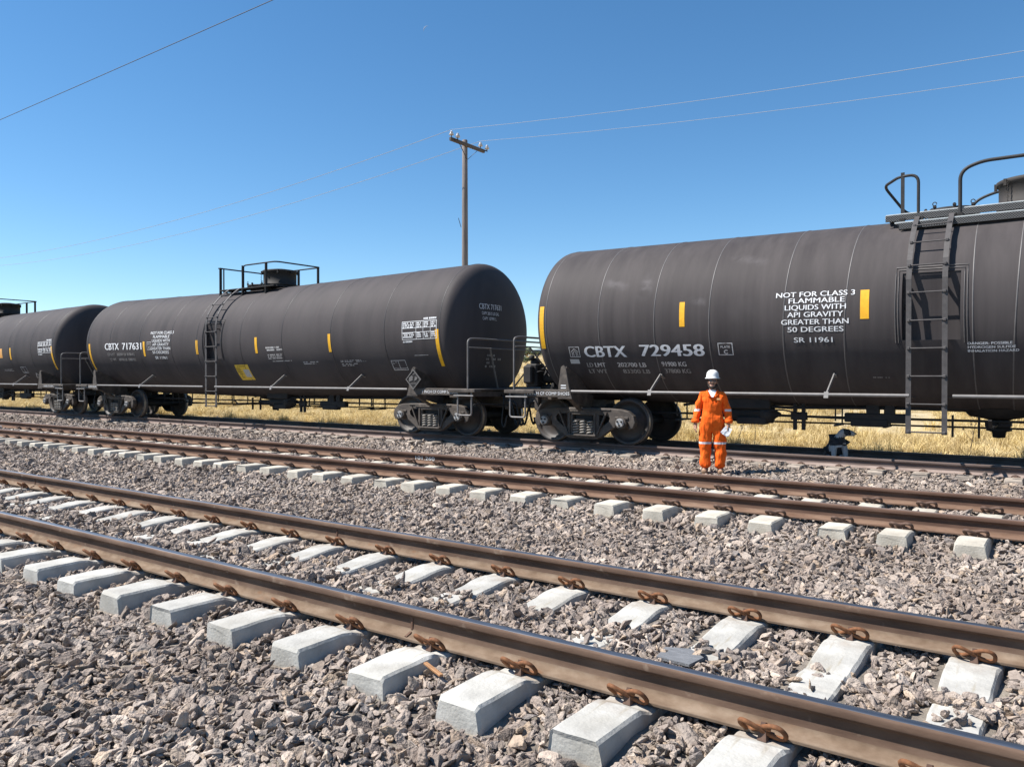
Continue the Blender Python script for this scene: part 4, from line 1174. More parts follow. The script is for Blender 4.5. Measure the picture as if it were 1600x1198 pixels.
def build_car(cx, label, num, kind):
    """kind 'a': the worn right hand car; 'b': the cars with the tall railed platform"""
    first = kind == 'a'
    dz = .02 if first else -.01
    root = empty('tank_car', (cx, YC, ZR)); tag(root, label, 'tank car', 'coupled black tank cars')
    rec = (-1.13, -.34, -16.8, 20.8) if first else (-1.12, -.36, -17.5, 19.5)
    L = 7.70 if first else 7.86
    b, x0, x1, a0, a1 = tank_mesh(L, dz, rec)
    tm = black_w if first else black
    seams = [(-7.66, 0), (-6.45, .012), (-5.28, .03), (-4.22, .03), (-2.92, .045), (-1.95, .05), (-.18, 0), (.36, .05), (1.6, 0), (3, 0), (4.4, 0), (6, 0), (7.6, 0)] if first else \
            [(-7.84, 0), (-6.4, 0), (-4.6, 0), (-2.84, 0), (-1.5, 0), (.57, 0), (2.36, 0), (4.26, 0), (6.12, 0), (7.84, 0)]
    for u, ln in seams: seam(b, u, ln, dz, 1)
    # rim welded round the ladder recess
    rim = []
    for q in (.05, .09):
        xa, xb, aa, ab = x0 - q, x1 + q, a0 - 1.5, a1 + q * 40
        seq = [on_tank(xa, aa + (ab - aa) * i / 10, .006, dz) for i in range(11)] + [on_tank(xb, ab + (aa - ab) * i / 10, .006, dz) for i in range(11)]
        b.tube(seq, .007, 5, 1)
    tank = b.build('tank', [tm, seam_m if first else seam_dark], root)
    for sgn in (-1, 1): make_truck(root, sgn * 7.1)
    # walkways, rails, couplers at both ends
    for sgn in (-1, 1):
        rz = 0 if sgn > 0 else math.pi
        xp = {('a', -1): 8.36, ('a', 1): 8.7}.get((kind, sgn), 8.75 if sgn > 0 else 8.12)
        part('end%.2f' % xp, lambda: mk_end(xp, 0), 'end_walkway', steel_m, root, (0, 0, 0), rz)
        part('endrail%.2f' % xp, lambda: mk_end_rail(xp), 'end_handrail', grab_m, root, (0, 0, 0), rz)
        part('stirrup%.2f' % xp, lambda: mk_stirrup(xp - .28, xp + .10), 'stirrup_step', pipe_m, root, (0, 0, 0), rz)
        part('coupler', mk_coupler, 'coupler', frame_m, root, (0, 0, 0), rz)
        part('hoses', mk_hoses, 'air_hose', hose_m, root, (0, 0, 0), rz)
        for sy in (-1, 1): part('bolplate%d' % sy, lambda: mk_bolster_plate(sy), 'body_bolster', steel_m, root, (sgn * 7.14, 0, 0), rz)
        for sy in (-1,):
            v, f = text2d('1 INCH CF COMP SHOES', .062, 1.0)
            xl = -8.02 if sgn < 0 else 7.45
            MB().add([(xl + a, -1.733, 1.0 + c) for a, c in v], f).build('walkway_lettering', letter, root, normals=False)
    part('bvalve', mk_brake_valve, 'brake_valve', frame_m, root, (-8.45 if first else -8.25, -.80, 1.09), math.pi)
    g = (-1.0, -.42)
    part('siderail', lambda: mk_side_rail(6.98, g), 'side_rail', pipe_m, root)
    for x in ((-5.3, -2.2, 1.9, 4.9) if first else (-4.35, 2.1, 5.05)):
        part('bracket', mk_rail_bracket, 'rail_bracket', pipe_m, root, (x, 0, 0))
    part('ladder', mk_ladder, 'ladder', ladder_m, root)
    part('outlet', mk_outlet, 'bottom_outlet', frame_m, root, (.05, 0, .74))
    part('rig', lambda: mk_rigging(3), 'brake_rigging', frame_m, root)
    part('cyl', mk_cylinder, 'brake_cylinder', frame_m, root, (-3.9, 0, .06) if first else (.9, 0, .02))
    # top fittings
    zt = 4.02
    m1 = part('manway' + str(first), mk_manway, 'manway', rusty_dome if first else frame_m, root, (.50 if first else .33, -.05, zt - .04))
    part('valves', mk_valves, 'hatch_flange', frame_m, root, (-.62, -.12 if first else .0, zt - .06))
    pb = MB()
    if first:
        for yy, zz in ((-.70, 3.97), (.70, 3.97)):
            for k in range(3): pb.box((.35, yy + (k - 1) * .10 + .03, zz + .035), (3.7, .085, .02), ch=.004)
        pb.box((.35, -.822, 3.945), (3.7, .02, .10), 1); pb.box((.40, -.875, 3.85), (3.5, .09, .025), 0, None, .003); pb.box((.42, -.93, 3.79), (3.4, .02, .10), 1)
        pb.box((-1.46, 0, 3.985), (.12, 1.5, .05), ch=.004)
        for x in (-1.3, -.2, 1.0, 2.0): pb.bar((x, -.78, 3.93), (x, -.62, 3.75), .06, .03)
        pf = pb.build('platform', [galv, perf], root)
        r = .024
        hr = MB()
        hr.tube(fillet([(-1.02, -.80, 3.80), (-1.02, -.80, 4.62), (-1.30, -.80, 4.62), (-1.62, -.30, 4.60), (-1.36, .25, 4.20), (-1.0, .55, 4.16), (-.72, .60, 4.14), (-.60, .62, 3.95)], .14, 6), r, 8)
        hr.bar((-1.25, -.80, 3.70), (-1.25, -.80, 4.68), .055, .014, up=(0, -1, 0))
        hr.build('gate_rail', rail_dark, root)
        hr = MB()
        hr.tube(fillet([(-.43, -.82, 3.70), (-.43, -.82, 4.58), (-.15, -.82, 4.69), (2.0, -.82, 4.69), (2.1, -.82, 4.6), (2.1, -.82, 3.8)], .24, 8), .028, 8)
        hr.tube(fillet([(-.44, .78, 3.80), (-.44, .78, 4.36), (-.05, .78, 4.52), (2.1, .78, 4.55), (2.1, .78, 3.8)], .26, 8), .024, 8)
        hr.build('platform_handrail', rail_dark, root)
        hr = MB()
        for x in (-1.25, -1.02, -.98, -.52, -.43):
            hr.box((x, -.84, 3.80), (.085, .03, .26), ch=.004)
            for dz_ in (-.07, .05): hr.lathe([(.018, -.025), (.018, .0)], (x, -.86, 3.80 + dz_), 'Y', 6)
        hr.build('rail_bracket', frame_m, root)
    else:
        pb.box((-.2, -.66, 3.93), (2.5, .36, .035), 0, None, .004); pb.box((-.2, .66, 3.93), (2.5, .36, .035), 0, None, .004); pb.box((-1.42, 0, 3.93), (.12, 1.5, .035)); pb.box((1.04, 0, 3.93), (.12, 1.5, .035))
        for x in (-1.3, -.4, .6): pb.bar((x, -.8, 3.92), (x, -.5, 3.72), .05, .03)
        pb.build('platform', frame_m, root)
        hr = MB(); zr = 4.60
        rail = [(-.42, -.80, 3.75), (-.44, -.80, zr - .05), (-.30, -.80, zr), (1.02, -.80, zr), (1.10, -.70, zr), (1.10, .80, zr), (-1.49, .80, zr), (-1.49, -.80, zr)]
        hr.tube(fillet(rail, .10, 5), .021, 7)
        hr.box((-1.49, -.80, zr + .0), (.10, .10, .03))
        for p in ((-1.49, -.80), (-1.49, .80), (-.40, -.80), (.67, -.80), (1.10, .72), (.12, .80)):
            hr.bar((p[0], p[1], 3.66), (p[0], p[1], zr), .075, .03)
        hr.tube([(-1.36, -.78, 3.8), (-1.36, -.78, zr - .03)], .02, 6)
        hr.build('platform_handrail', frame_m, root)
    # recess grab bar
    gb = MB(); gb.tube([(-1.06, -1.42, 2.70), (-.5, -1.42, 2.70)], .02, 6); gb.box((-.45, -1.38, 2.42), (.14, .10, .12), ch=.02); gb.box((-1.09, -1.40, 2.45), (.08, .1, .14), ch=.02)
    gb.build('grab_bar', frame_m, root)

    # paintwork --------------------------------------------------
    def strip(u, at, ab, w):
        b = MB(); n = 12
        vs = [on_tank(u + s * w / 2, ab + (at - ab) * i / n, .004, dz) for i in range(n + 1) for s in (-1, 1)]
        b.add(vs, [(2 * i, 2 * i + 1, 2 * i + 3, 2 * i + 2) for i in range(n)])
        b.build('reflector_strip', yellow, root, normals=False)
    if first:
        strip(-7.76, 11.1, -19.7, .10); strip(-4.73, 9.8, -6.1, .10); strip(-1.66, 12.2, -4.3, .13); strip(2.4, 10, -6, .10); strip(5.5, 10, -6, .10); strip(7.66, 11, -19, .10)
        tank_text('reporting_mark', [('CBTX', -6.83, -26.2, .235, .90, 'LEFT'), ('729458', -5.62, -25.6, .235, 1.25, 'LEFT')], root, letter, dz, .006, .03)
        tank_text('weight_lettering', [('LMT', -6.66, -34.2, .10, .23, 'LEFT'), ('202700 LB', -6.16, -34.0, .10, .60, 'LEFT'), ('91900 KG', -5.23, -33.3, .10, .48, 'LEFT')], root, letter_old, dz, .006, .03)
        tank_text('faint_lettering', [('LD', -6.84, -34.3, .10, .13, 'LEFT'), ('LT WT', -6.84, -39.6, .10, .40, 'LEFT'), ('83300 LB', -6.08, -39.4, .10, .56, 'LEFT'), ('37800 KG', -5.20, -38.8, .10, .50, 'LEFT')], root, letter_dim, dz, .006, .03)
        rows = [('NOT FOR CLASS 3', -2.43, 9.7, .088, 1.24), ('FLAMMABLE', -2.40, 5.9, .088, .88), ('LIQUIDS WITH', -2.42, 1.9, .088, .96), ('API GRAVITY', -2.42, -2.3, .088, .88), ('GREATER THAN', -2.43, -6.6, .088, 1.06),
                ('50 DEGREES', -2.42, -11.0, .088, .88), ('SR 11961', -2.46, -17.3, .088, .61)]
        tank_text('notice_lettering', [(s, u, a, h, w, 'CENTER') for s, u, a, h, w in rows], root, letter, dz, .006, .012)
        tank_text('hazard_lettering', [('DANGER: POSSIBLE', -.25, -19.6, .04, .56, 'LEFT'), ('HYDROGEN SULFIDE', -.25, -21.7, .04, .60, 'LEFT'), ('INHALATION HAZARD', -.25, -23.8, .04, .64, 'LEFT')], root, letter, dz, .006, .012)
        b = MB(); wrap(b, *frame2d(0, 0, .27, .23, .016), -4.09, -25.2, dz); v, f = text2d('PLATE', .04, .17, 'CENTER', .02); wrap(b, v, f, -3.955, -20.3, dz)
        v, f = text2d('C', .075, None, 'CENTER', .04); wrap(b, v, f, -3.955, -24.2, dz); b.build('plate_lettering', letter_old, root, normals=False)
        b = MB(); wrap(b, *frame2d(0, 0, .235, .22, .014), -7.17, -26.4, dz)
        for p, q, r_ in ((.035, .12, .7), (.20, .12, -.7)):
            pass
        roof = ([(.025, .11), (.1175, .185), (.21, .11), (.19, .11), (.1175, .165), (.045, .11)], [(0, 1, 4, 5), (1, 2, 3, 4)])
        wrap(b, *roof, -7.17, -26.4, dz)
        roof2 = ([(.055, .085), (.1175, .14), (.18, .085), (.165, .085), (.1175, .125), (.07, .085)], [(0, 1, 4, 5), (1, 2, 3, 4)])
        wrap(b, *roof2, -7.17, -26.4, dz)
        for xx in (.05, .085, .14, .172): wrap(b, *rect(xx, .025, xx + .014, .095), -7.17, -26.4, dz)
        b.build('house_emblem', letter_old, root, normals=False)
        b = MB(); wrap(b, *rect(0, 0, .21, .10), -7.20, -31.6, dz, .005); b.build('painted_patch', panel_grey, root, normals=False)
        b = MB(); scribble(b, -1.60, -41, .32, .03, 1, dz, 3); b.build('small_lettering', letter_dim, root, normals=False)
        b = MB(); b.add([(x, -1.728, z) for x, z in ((-7.22, 1.13), (-7.1, 1.13), (-7.1, 1.15), (-7.22, 1.15))], [(0, 1, 2, 3)]); b.add([(x, -1.728, z) for x, z in ((-7.22, 1.18), (-7.1, 1.18), (-7.1, 1.20), (-7.22, 1.20))], [(0, 1, 2, 3)]); b.build('bolster_lettering', letter, root, normals=False)
    else:
        third = kind == 'c'
        if not third: strip(-7.74, .7, -31.9, .10); strip(-4.35, 2.1, -14.5, .10); strip(-1.5, 2.1, -12.7, .10)
        else:
            b = MB(); wrap(b, *rect(0, 0, .5, .36), 3.2, -11, dz, .004); b.build('orange_panel', mat('orange_panel', [(.68, .30, .03), (.60, .36, .16)], scale=8, rough=.6), root, normals=False)
        for u, at, ab in ((1.27, 2.4, -13.2), (4.21, 1.1, -15.1), (7.76, -.7, -31.8)) if not third else ((4.4, 2, -14), (7.74, 0, -31)): strip(u, at, ab, .10)
        # data panel near the right end
        b = MB(); u0, a_0, w, h = 6.70, -8.0, 1.06, .42
        wrap(b, *frame2d(0, 0, w, h, .012), u0, a_0, dz)
        for k in range(8):
            if k in (3, 4): continue
            scribble(b, u0 + .03, a_0 + math.degrees((h - .05 - .045 * k) / TANK_R) - .5, .40, .04, 1, dz, k + 11, .2, .95)
            for j in range(3): scribble(b, u0 + .46 + .22 * j, a_0 + math.degrees((h - .05 - .045 * k) / TANK_R) - .5, .15, .04, 1, dz, 40 + k * 3 + j, .2, .95)
        for xx in (.435, .65, .87): wrap(b, *rect(xx, 0, xx + .01, h), u0, a_0, dz)
        for k in (3, 5): wrap(b, *rect(0, h - .05 * k - .01, w, h - .05 * k), u0, a_0, dz)
        scribble(b, u0 + .66, a_0 + 15.8, .40, .05, 1, dz, 77, .2, .95); scribble(b, u0 + .02, a_0 - 2.4, .30, .045, 1, dz, 78, .2, .95)
        b.build('data_panel', letter, root, normals=False)
        # small framed panel, stencil rows
        b = MB(); u0 = 6.2 if not third else 4.9
        wrap(b, *frame2d(0, 0, .46, .27, .016), u0, -34.6, dz); wrap(b, *rect(.22, .05, .236, .27), u0, -34.6, dz); wrap(b, *rect(0, .05, .46, .062), u0, -34.6, dz)
        scribble(b, u0 + .04, -28.5, .15, .06, 2, dz, 5); scribble(b, u0 + .1, -34.3, .3, .03, 1, dz, 6, .2, .9)
        b.build('framed_panel', letter_old, root, normals=False)
        b = MB()
        if not third:
            scribble(b, 1.68, -11.8, .74, .13, 2, dz, 21, .3, .95); scribble(b, 1.72, -19.8, .60, .15, 3, dz, 22); scribble(b, 1.80, -22.6, .9, .045, 1, dz, 23)
            scribble(b, 3.08, -26.3, .62, .09, 2, dz, 24); scribble(b, 4.46, -25.4, .95, .065, 2, dz, 25); scribble(b, 4.50, -29.2, .60, .085, 2, dz, 26)
            wrap(b, *rect(0, 0, .42, .012), 7.0, -21.5, dz)
        else: scribble(b, 3.4, -31, .9, .10, 3, dz, 27)
        b.build('stencil_lettering', letter_old, root, normals=False)
        if not third:
            tank_text('reporting_mark', [('CBTX', -6.72, -6.7, .225, .86, 'LEFT'), ('717631', -5.64, -6.7, .225, 1.14, 'LEFT')], root, letter, dz, .006, .03)
            tank_text('weight_lettering', [('LD LMT', -6.60, -13.6, .09, .45, 'LEFT'), ('202300 LB', -6.02, -13.6, .09, .55, 'LEFT'), ('91700 KG', -5.40, -13.6, .09, .46, 'LEFT'), ('LT WT', -6.5, -19.8, .09, .36, 'LEFT'),
                                           ('60700 LB', -5.95, -19.8, .09, .48, 'LEFT'), ('37800 KG', -5.40, -19.8, .09, .46, 'LEFT')], root, letter_dim, dz, .006, .03)
            rows = [('NOT FOR CLASS 3', -3.35, 9.9, 1.26), ('FLAMMABLE', -3.37, 5.6, .90), ('LIQUIDS WITH', -3.38, 1.2, .98), ('API GRAVITY', -3.40, -3.0, .90), ('GREATER THAN', -3.42, -7.3, 1.08), ('50 DEGREES', -3.43, -11.6, .90), ('SR 11961', -3.46, -17.6, .64)]
            tank_text('notice_lettering', [(s, u, a, .090, w, 'CENTER') for k, (s, u, a, w) in enumerate(rows)], root, letter, dz, .006, .012)
            b = MB(); wrap(b, *frame2d(0, 0, .24, .25, .016), -4.16, -7.3, dz); v, f = text2d('PLATE', .04, .15, 'CENTER', .02); wrap(b, v, f, -4.04, -1.4, dz); v, f = text2d('C', .08, None, 'CENTER', .04); wrap(b, v, f, -4.04, -6.0, dz)
            b.build('plate_lettering', letter_old, root, normals=False)
            b = MB(); wrap(b, *rect(0, 0, .60, .51), .12, -42.4, dz, .004); yp = b.build('yellow_panel', mat('yellow_panel', [(.62, .40, .03), (.70, .48, .06)], scale=10, rough=.6), root, normals=False)
            b = MB(); wrap(b, *rect(.30, .11, .56, .36), .12, -42.4, dz, .006); b.build('panel_patch', panel_grey, yp, normals=False)
            b = MB(); scribble(b, .15, -40, .24, .36, 6, dz, 9, .5, .8, .007); scribble(b, .22, -26.5, .4, .035, 1, dz, 10, .3, .9, .007); b.build('panel_lettering', mat('panel_ink', [(.16, .10, .01)], rough=.7), yp, normals=False)
        # lettering on the head that faces right
        def on_head(y, z):
            zz = z - zc_at(L, dz); q = max(0, 1 - (math.hypot(y, zz) / TANK_R) ** (2 / HP))
            return (L + HD * q ** (HP / 2) + .008, y, z)
        if not third:
            b = MB()
            for s, y0, z0, h, w in (('CBTX 717631', -.72, 2.92, .13, .80), ('CAPY 28515 US GAL', -.64, 2.79, .075, .62), ('CAPY 107991 L', -.62, 2.67, .075, .50)):
                v, f = text2d(s, h, w, 'LEFT', 0.0); v, f = bisect2d([(c, a) for a, c in v], f, .10)
                b.add([on_head(y0 + c, z0 + a) for a, c in v], f)
            b.build('head_lettering', letter, root, normals=False)
            b = MB(); rg = random.Random(4)
            for k, (y0, w) in enumerate(((-.45, .26), (-.47, .50), (-.45, .2), (-.49, .35))):
                x = 0
                while x < w:
                    q = rg.uniform(.03, .06)
                    if rg.random() < .75: b.add([on_head(y0 + x + i, 1.83 - .085 * k + j) for i, j in ((0, 0), (q, 0), (q, .05), (0, .05))], [(0, 1, 2, 3)])
                    x += q + .015
            b.build('head_stencil', letter_dim, root, normals=False)
        # diamond placard
        ph = empty('placard_holder', (7.24 if not third else 6.1, -1.79 if not third else 0, 1.30)); ph.parent = root
        if not third:
            lp = [(0, -.24), (.24, 0), (0, .24), (-.24, 0)]; sc = lambda q: [(a * q, c * q) for a, c in lp]
            for nm, loops, m_, yo in (('placard', [lp], frame_m, 0), ('placard_border', [sc(.97), sc(.84)[::-1]], grab_m, -.012)):
                vs, fs = plate(loops, .012, 0)
                MB().add([(v.x, yo + v.z, v.y) for v in vs], fs).build(nm, m_, ph)
            mk = MB(); yo = -.016
            mk.add([(a, yo, c) for a, c in ((-.12, -.05), (-.02, -.02), (-.01, .06), (-.05, .09), (-.13, .04))], [(0, 1, 2, 3, 4)]); mk.add([(a, yo, c) for a, c in ((.03, -.03), (.10, -.01), (.13, .04), (.06, .07))], [(0, 1, 2, 3)])
            mk.add([(a, yo, c) for a, c in ((-.08, -.10), (.09, -.10), (.09, -.085), (-.08, -.085))], [(0, 1, 2, 3)]); mk.add([(a, yo, c) for a, c in ((-.015, .10), (.05, .13), (.055, .15), (-.01, .12))], [(0, 1, 2, 3)])
            mk.build('placard_symbol', grab_m, ph, normals=False)
        else:
            b = MB()
            for k, q in enumerate((.24,)):
                pts = [(0, -q), (q, 0), (0, q), (-q, 0)]; inner = [(a * .78, c * .78) for a, c in pts]
                vs = pts + inner; wrap(b, vs, [(i, (i + 1) % 4, 4 + (i + 1) % 4, 4 + i) for i in range(4)], 5.9, -43.0, dz, .01)
                wrap(b, [(-.07, -.05), (.07, -.05), (.10, .05), (-.10, .05)], [(0, 1, 2, 3)], 5.9, -43.0, dz, .01)
            b.build('placard', letter_old, root, normals=False)
            bpy.data.objects.remove(ph)
    return root
car_a = build_car(-1.05, 'worn black tank car at the right, numbered 729458, with ladder and grated roof platform', '729458', 'a')
car_b = build_car(-19.38, 'whole black tank car in the middle, numbered 717631, with railed roof platform', '717631', 'b')
car_c = build_car(-37.60, 'black tank car cut off by the left edge, with an orange panel on its side', '', 'c')

# ---------------------------------------------------------------- the worker
def noise_push(vs, amp, sc, seed=0, zs=1.0):
    out = []
    for v in vs:
        p = Vector((v.x * sc, v.y * sc, v.z * sc * zs)) + Vector((seed, 0, 0))
        out.append(v + Vector((mnoise.noise(p), mnoise.noise(p + Vector((7, 3, 0))), 0)) * amp)
    return out
skin = mat('skin', [(.36, .20, .13), (.44, .26, .18)], scale=12, rough=.55, spec=.4)
hair_m = mat('beard_hair', [(.018, .013, .011), (.03, .022, .018)], scale=60, rough=.8)
hat_m = mat('hard_hat_shell', [(.70, .70, .69), (.78, .78, .77)], scale=6, rough=.35)
boot_m = mat('boot_leather', [(.16, .095, .055), (.25, .16, .10)], scale=14, rough=.8)
shirt_m = mat('white_shirt', [(.66, .66, .68), (.74, .74, .75)], scale=20, rough=.9)
lens_m = mat('dark_lens', [(.10, .07, .06)], rough=.2)
paper_m = mat('white_paper', [(.70, .70, .70), (.80, .80, .80)], scale=14, rough=.8)

orange = bpy.data.materials.new('orange_coverall'); orange.use_nodes = True
on_, ol_ = orange.node_tree.nodes, orange.node_tree.links
op = on_['Principled BSDF']; op.inputs['Roughness'].default_value = .85; op.inputs['Specular IOR Level'].default_value = .15
otc = on_.new('ShaderNodeTexCoord'); osx = on_.new('ShaderNodeSeparateXYZ'); ol_.new(otc.outputs['Object'], osx.inputs[0])
def mth(op_, a, b=None):
    n_ = on_.new('ShaderNodeMath'); n_.operation = op_
    for i, q in enumerate((a, b)):
        if q is None: continue
        if isinstance(q, (int, float)): n_.inputs[i].default_value = q
        else: ol_.new(q, n_.inputs[i])
    return n_.outputs[0]
def band(sock, lo, hi): return mth('MULTIPLY', mth('GREATER_THAN', sock, lo), mth('LESS_THAN', sock, hi))
ax_ = mth('ABSOLUTE', osx.outputs['X'])
knee = band(osx.outputs['Z'], .515, .55)
arm_b = mth('MULTIPLY', band(osx.outputs['Z'], 1.075, 1.115), mth('GREATER_THAN', ax_, .205))
bands = mth('MAXIMUM', knee, arm_b)
ont = on_.new('ShaderNodeTexNoise'); ont.inputs['Scale'].default_value = 9; ont.inputs['Detail'].default_value = 4; ol_.new(otc.outputs['Object'], ont.inputs['Vector'])
orp = on_.new('ShaderNodeValToRGB'); orp.color_ramp.elements[0].position = .35; orp.color_ramp.elements[0].color = (.80, .105, .010, 1); orp.color_ramp.elements[1].position = .65; orp.color_ramp.elements[1].color = (.90, .15, .018, 1)
ol_.new(ont.outputs['Fac'], orp.inputs[0])
# darker placket, pocket and waist seams
seams_ = mth('MAXIMUM', mth('MULTIPLY', mth('LESS_THAN', mth('ABSOLUTE', mth('SUBTRACT', osx.outputs['X'], .012)), .004), band(osx.outputs['Z'], .80, 1.33)), band(osx.outputs['Z'], .965, .975))
pk = mth('MULTIPLY', band(osx.outputs['Z'], 1.235, 1.243), band(ax_, .055, .155))
seams_ = mth('MAXIMUM', seams_, pk)
om1 = on_.new('ShaderNodeMixRGB'); ol_.new(mth('MULTIPLY', seams_, .55), om1.inputs[0]); ol_.new(orp.outputs[0], om1.inputs[1]); om1.inputs[2].default_value = (.35, .04, .005, 1)
om2 = on_.new('ShaderNodeMixRGB'); ol_.new(bands, om2.inputs[0]); ol_.new(om1.outputs[0], om2.inputs[1]); om2.inputs[2].default_value = (.62, .62, .63, 1)
ol_.new(om2.outputs[0], op.inputs['Base Color'])
omp = on_.new('ShaderNodeMapping'); omp.inputs['Scale'].default_value = (1, 1, .32); ol_.new(otc.outputs['Object'], omp.inputs[0])
on2 = on_.new('ShaderNodeTexNoise'); on2.inputs['Scale'].default_value = 16; on2.inputs['Detail'].default_value = 3; on2.inputs['Distortion'].default_value = .8; ol_.new(omp.outputs[0], on2.inputs['Vector'])
obm = on_.new('ShaderNodeBump'); obm.inputs['Strength'].default_value = .7; obm.inputs['Distance'].default_value = .03
ol_.new(on2.outputs['Fac'], obm.inputs['Height']); ol_.new(obm.outputs[0], op.inputs['Normal'])

wk = empty('person', (-4.92, 12.62, float(ground_z(np.array(-4.80), np.array(12.62))) + .012), R(19))
wk.scale = (.968, .968, .968); tag(wk, 'worker in orange coveralls and white hard hat standing on ballast, holding white paper', 'person')
# body: one continuous skinned figure (x to the viewer's right, -y towards the viewer)
V_, E_, Q_ = [], [], []
def jv(p, r, link=None):
    V_.append(p); Q_.append(r)
    if link is not None: E_.append((link, len(V_) - 1))
    return len(V_) - 1
pel = jv((0, .01, .92), (.135, .10)); sp1 = jv((0, .01, 1.10), (.13, .10), pel); sp2 = jv((0, .0, 1.27), (.14, .10), sp1); nk0 = jv((0, .01, 1.39), (.07, .065), sp2)
nk1 = jv((.002, -.005, 1.46), (.054, .056), nk0); hd0 = jv((.003, -.018, 1.535), (.066, .080), nk1); hd1 = jv((.003, -.012, 1.60), (.074, .090), hd0); hd2 = jv((.003, .0, 1.665), (.062, .072), hd1)
def arm(sx, pts):
    s0 = jv((sx * .17, .01, 1.35), (.06, .06), sp2)
    e = jv(pts[0], .045, s0); w = jv(pts[1], .032, e); return w
def hand(w, sx, wp, curl, fwd):
    """palm with four fingers and a thumb, hanging down, slightly curled"""
    x, y, z = wp
    pm = jv((x, y + fwd * .012, z - .045), (.036, .020), w); pe = jv((x, y + fwd * .02, z - .085), (.040, .016), pm)
    for k, (dx, ln) in enumerate(((-.030, .068), (-.010, .076), (.010, .072), (.029, .056))):
        a = jv((x + dx * .3 * sx, y + dx + fwd * .02, z - .10), .0095, pe)
        b_ = jv((x + dx * .3 * sx - sx * curl * .02, y + dx * 1.05 + fwd * .022, z - .10 - ln * .5), .0088, a)
        jv((x + dx * .3 * sx - sx * curl * .055, y + dx * 1.05 + fwd * .012, z - .10 - ln * (1 - curl * .35)), .0078, b_)
    t1 = jv((x - sx * .012, y - .045, z - .06), .0115, pm); jv((x - sx * .022, y - .062, z - .098), .0092, t1)
wl = arm(-1, ((-.265, .03, 1.11), (-.285, -.03, .865))); hand(wl, -1, (-.285, -.03, .865), .5, -1)
wr = arm(1, ((.275, .035, 1.11), (.270, -.05, .87))); hand(wr, 1, (.270, -.05, .87), .8, -1)
for sx, fx in ((-1, -.125), (1, .135)):
    h = jv((sx * .095, .01, .84), .085, pel); k = jv((fx * .95, -.005, .48), .055, h); a = jv((fx, .025, .10), .038, k); jv((fx + sx * .015, -.09, .045), .034, a)
bv, bf = skin_mesh(V_, E_, Q_, 2)
pb = MB().add(bv, bf, 0, True)
# face: brow, nose, eyes, ears, mouth joined to the head
def blob(b, c, r, mi=0, n=10):
    prof = [(math.sin(math.pi * i / 8), -math.cos(math.pi * i / 8)) for i in range(9)]; vs = []
    for q, h in prof:
        for j in range(n): vs.append((c[0] + r[0] * q * math.cos(2 * math.pi * j / n), c[1] + r[1] * q * math.sin(2 * math.pi * j / n), c[2] + r[2] * h))
    b.add(vs, [(i * n + j, i * n + (j + 1) % n, (i + 1) * n + (j + 1) % n, (i + 1) * n + j) for i in range(8) for j in range(n)], mi, True)
blob(pb, (.003, -.012, 1.585), (.075, .094, .112)); blob(pb, (.003, -.108, 1.575), (.014, .022, .026)); blob(pb, (.003, -.072, 1.515), (.05, .038, .04))
for sx in (-1, 1):
    blob(pb, (.003 + sx * .077, .0, 1.575), (.012, .022, .034)); blob(pb, (.003 + sx * .030, -.094, 1.605), (.014, .010, .009), 1); blob(pb, (.003 + sx * .038, -.082, 1.572), (.026, .024, .024))
blob(pb, (.003, -.106, 1.527), (.022, .008, .006), 2)
pbo = pb.build('body', [skin, paper_m, mat('lips', [(.26, .10, .08)], rough=.6)], wk)
# coverall
V_, E_, Q_ = [], [], []
pel = jv((0, .012, .90), (.178, .15)); a1_ = jv((0, .008, 1.04), (.172, .15), pel); a2_ = jv((0, .005, 1.20), (.175, .145), a1_); a3_ = jv((0, .008, 1.33), (.165, .122), a2_); a4_ = jv((.0, .015, 1.415), (.085, .075), a3_)
for sx in (-1, 1):
    s0 = jv((sx * .165, .012, 1.345), (.085, .085), a3_); e = jv((sx * .240, .03, 1.10), .072, s0); m_ = jv(((-.268, -.008, .97) if sx < 0 else (.262, -.015, .97)), .064, e)
    jv(((-.284, -.026, .885) if sx < 0 else (.270, -.045, .885)), .060, m_)
    fx = -.122 if sx < 0 else .132
    h = jv((sx * .108, .01, .78), (.124, .13), pel); k = jv((fx * .95, .0, .50), (.104, .105), h); c = jv((fx, .012, .28), (.098, .10), k); jv((fx, .0, .085), (.092, .10), c)
cv, cf = skin_mesh(V_, E_, Q_, 3)
cv = noise_push(cv, .022, 8, 0, .9); cv = noise_push(cv, .014, 22, 5, .5)
cb = MB().add(cv, cf, 0, True)
for sx in (-1, 1):                            # collar wings and cuffs
    cb.add([(sx * .012, -.118, 1.335), (sx * .075, -.085, 1.425), (sx * .105, -.03, 1.435), (sx * .098, -.095, 1.37), (sx * .06, -.135, 1.33)], [(0, 1, 2, 3, 4)])
    cb.add([(sx * .10, -.02, 1.43), (sx * .075, .06, 1.45), (sx * .07, .065, 1.41), (sx * .105, -.0, 1.39)], [(0, 1, 2, 3)])
cvo = cb.build('coverall', orange, wk)
for sx, (x, y, z) in ((-1, (-.284, -.024, .905)), (1, (.270, -.040, .905))):
    MB().lathe([(.055, -.03), (.066, -.028), (.070, 0), (.068, .03), (.055, .034)], (x, y, z), 'Z', 18, 0, True, False).build('sleeve_cuff', orange, cvo)
MB().add([(-.012, -.132, 1.325), (.022, -.134, 1.32), (.07, -.082, 1.43), (.0, -.066, 1.455), (-.07, -.078, 1.432)], [(0, 1, 2, 3, 4)]).build('shirt', shirt_m, wk)
eb = MB(); eb.add([(.075, -.150, 1.275), (.135, -.138, 1.275), (.138, -.132, 1.305), (.08, -.143, 1.305)], [(0, 1, 2, 3)]); eb.build('chest_badge', mat('badge', [(.85, .42, .16)], rough=.7), cvo)
hb_ = MB()
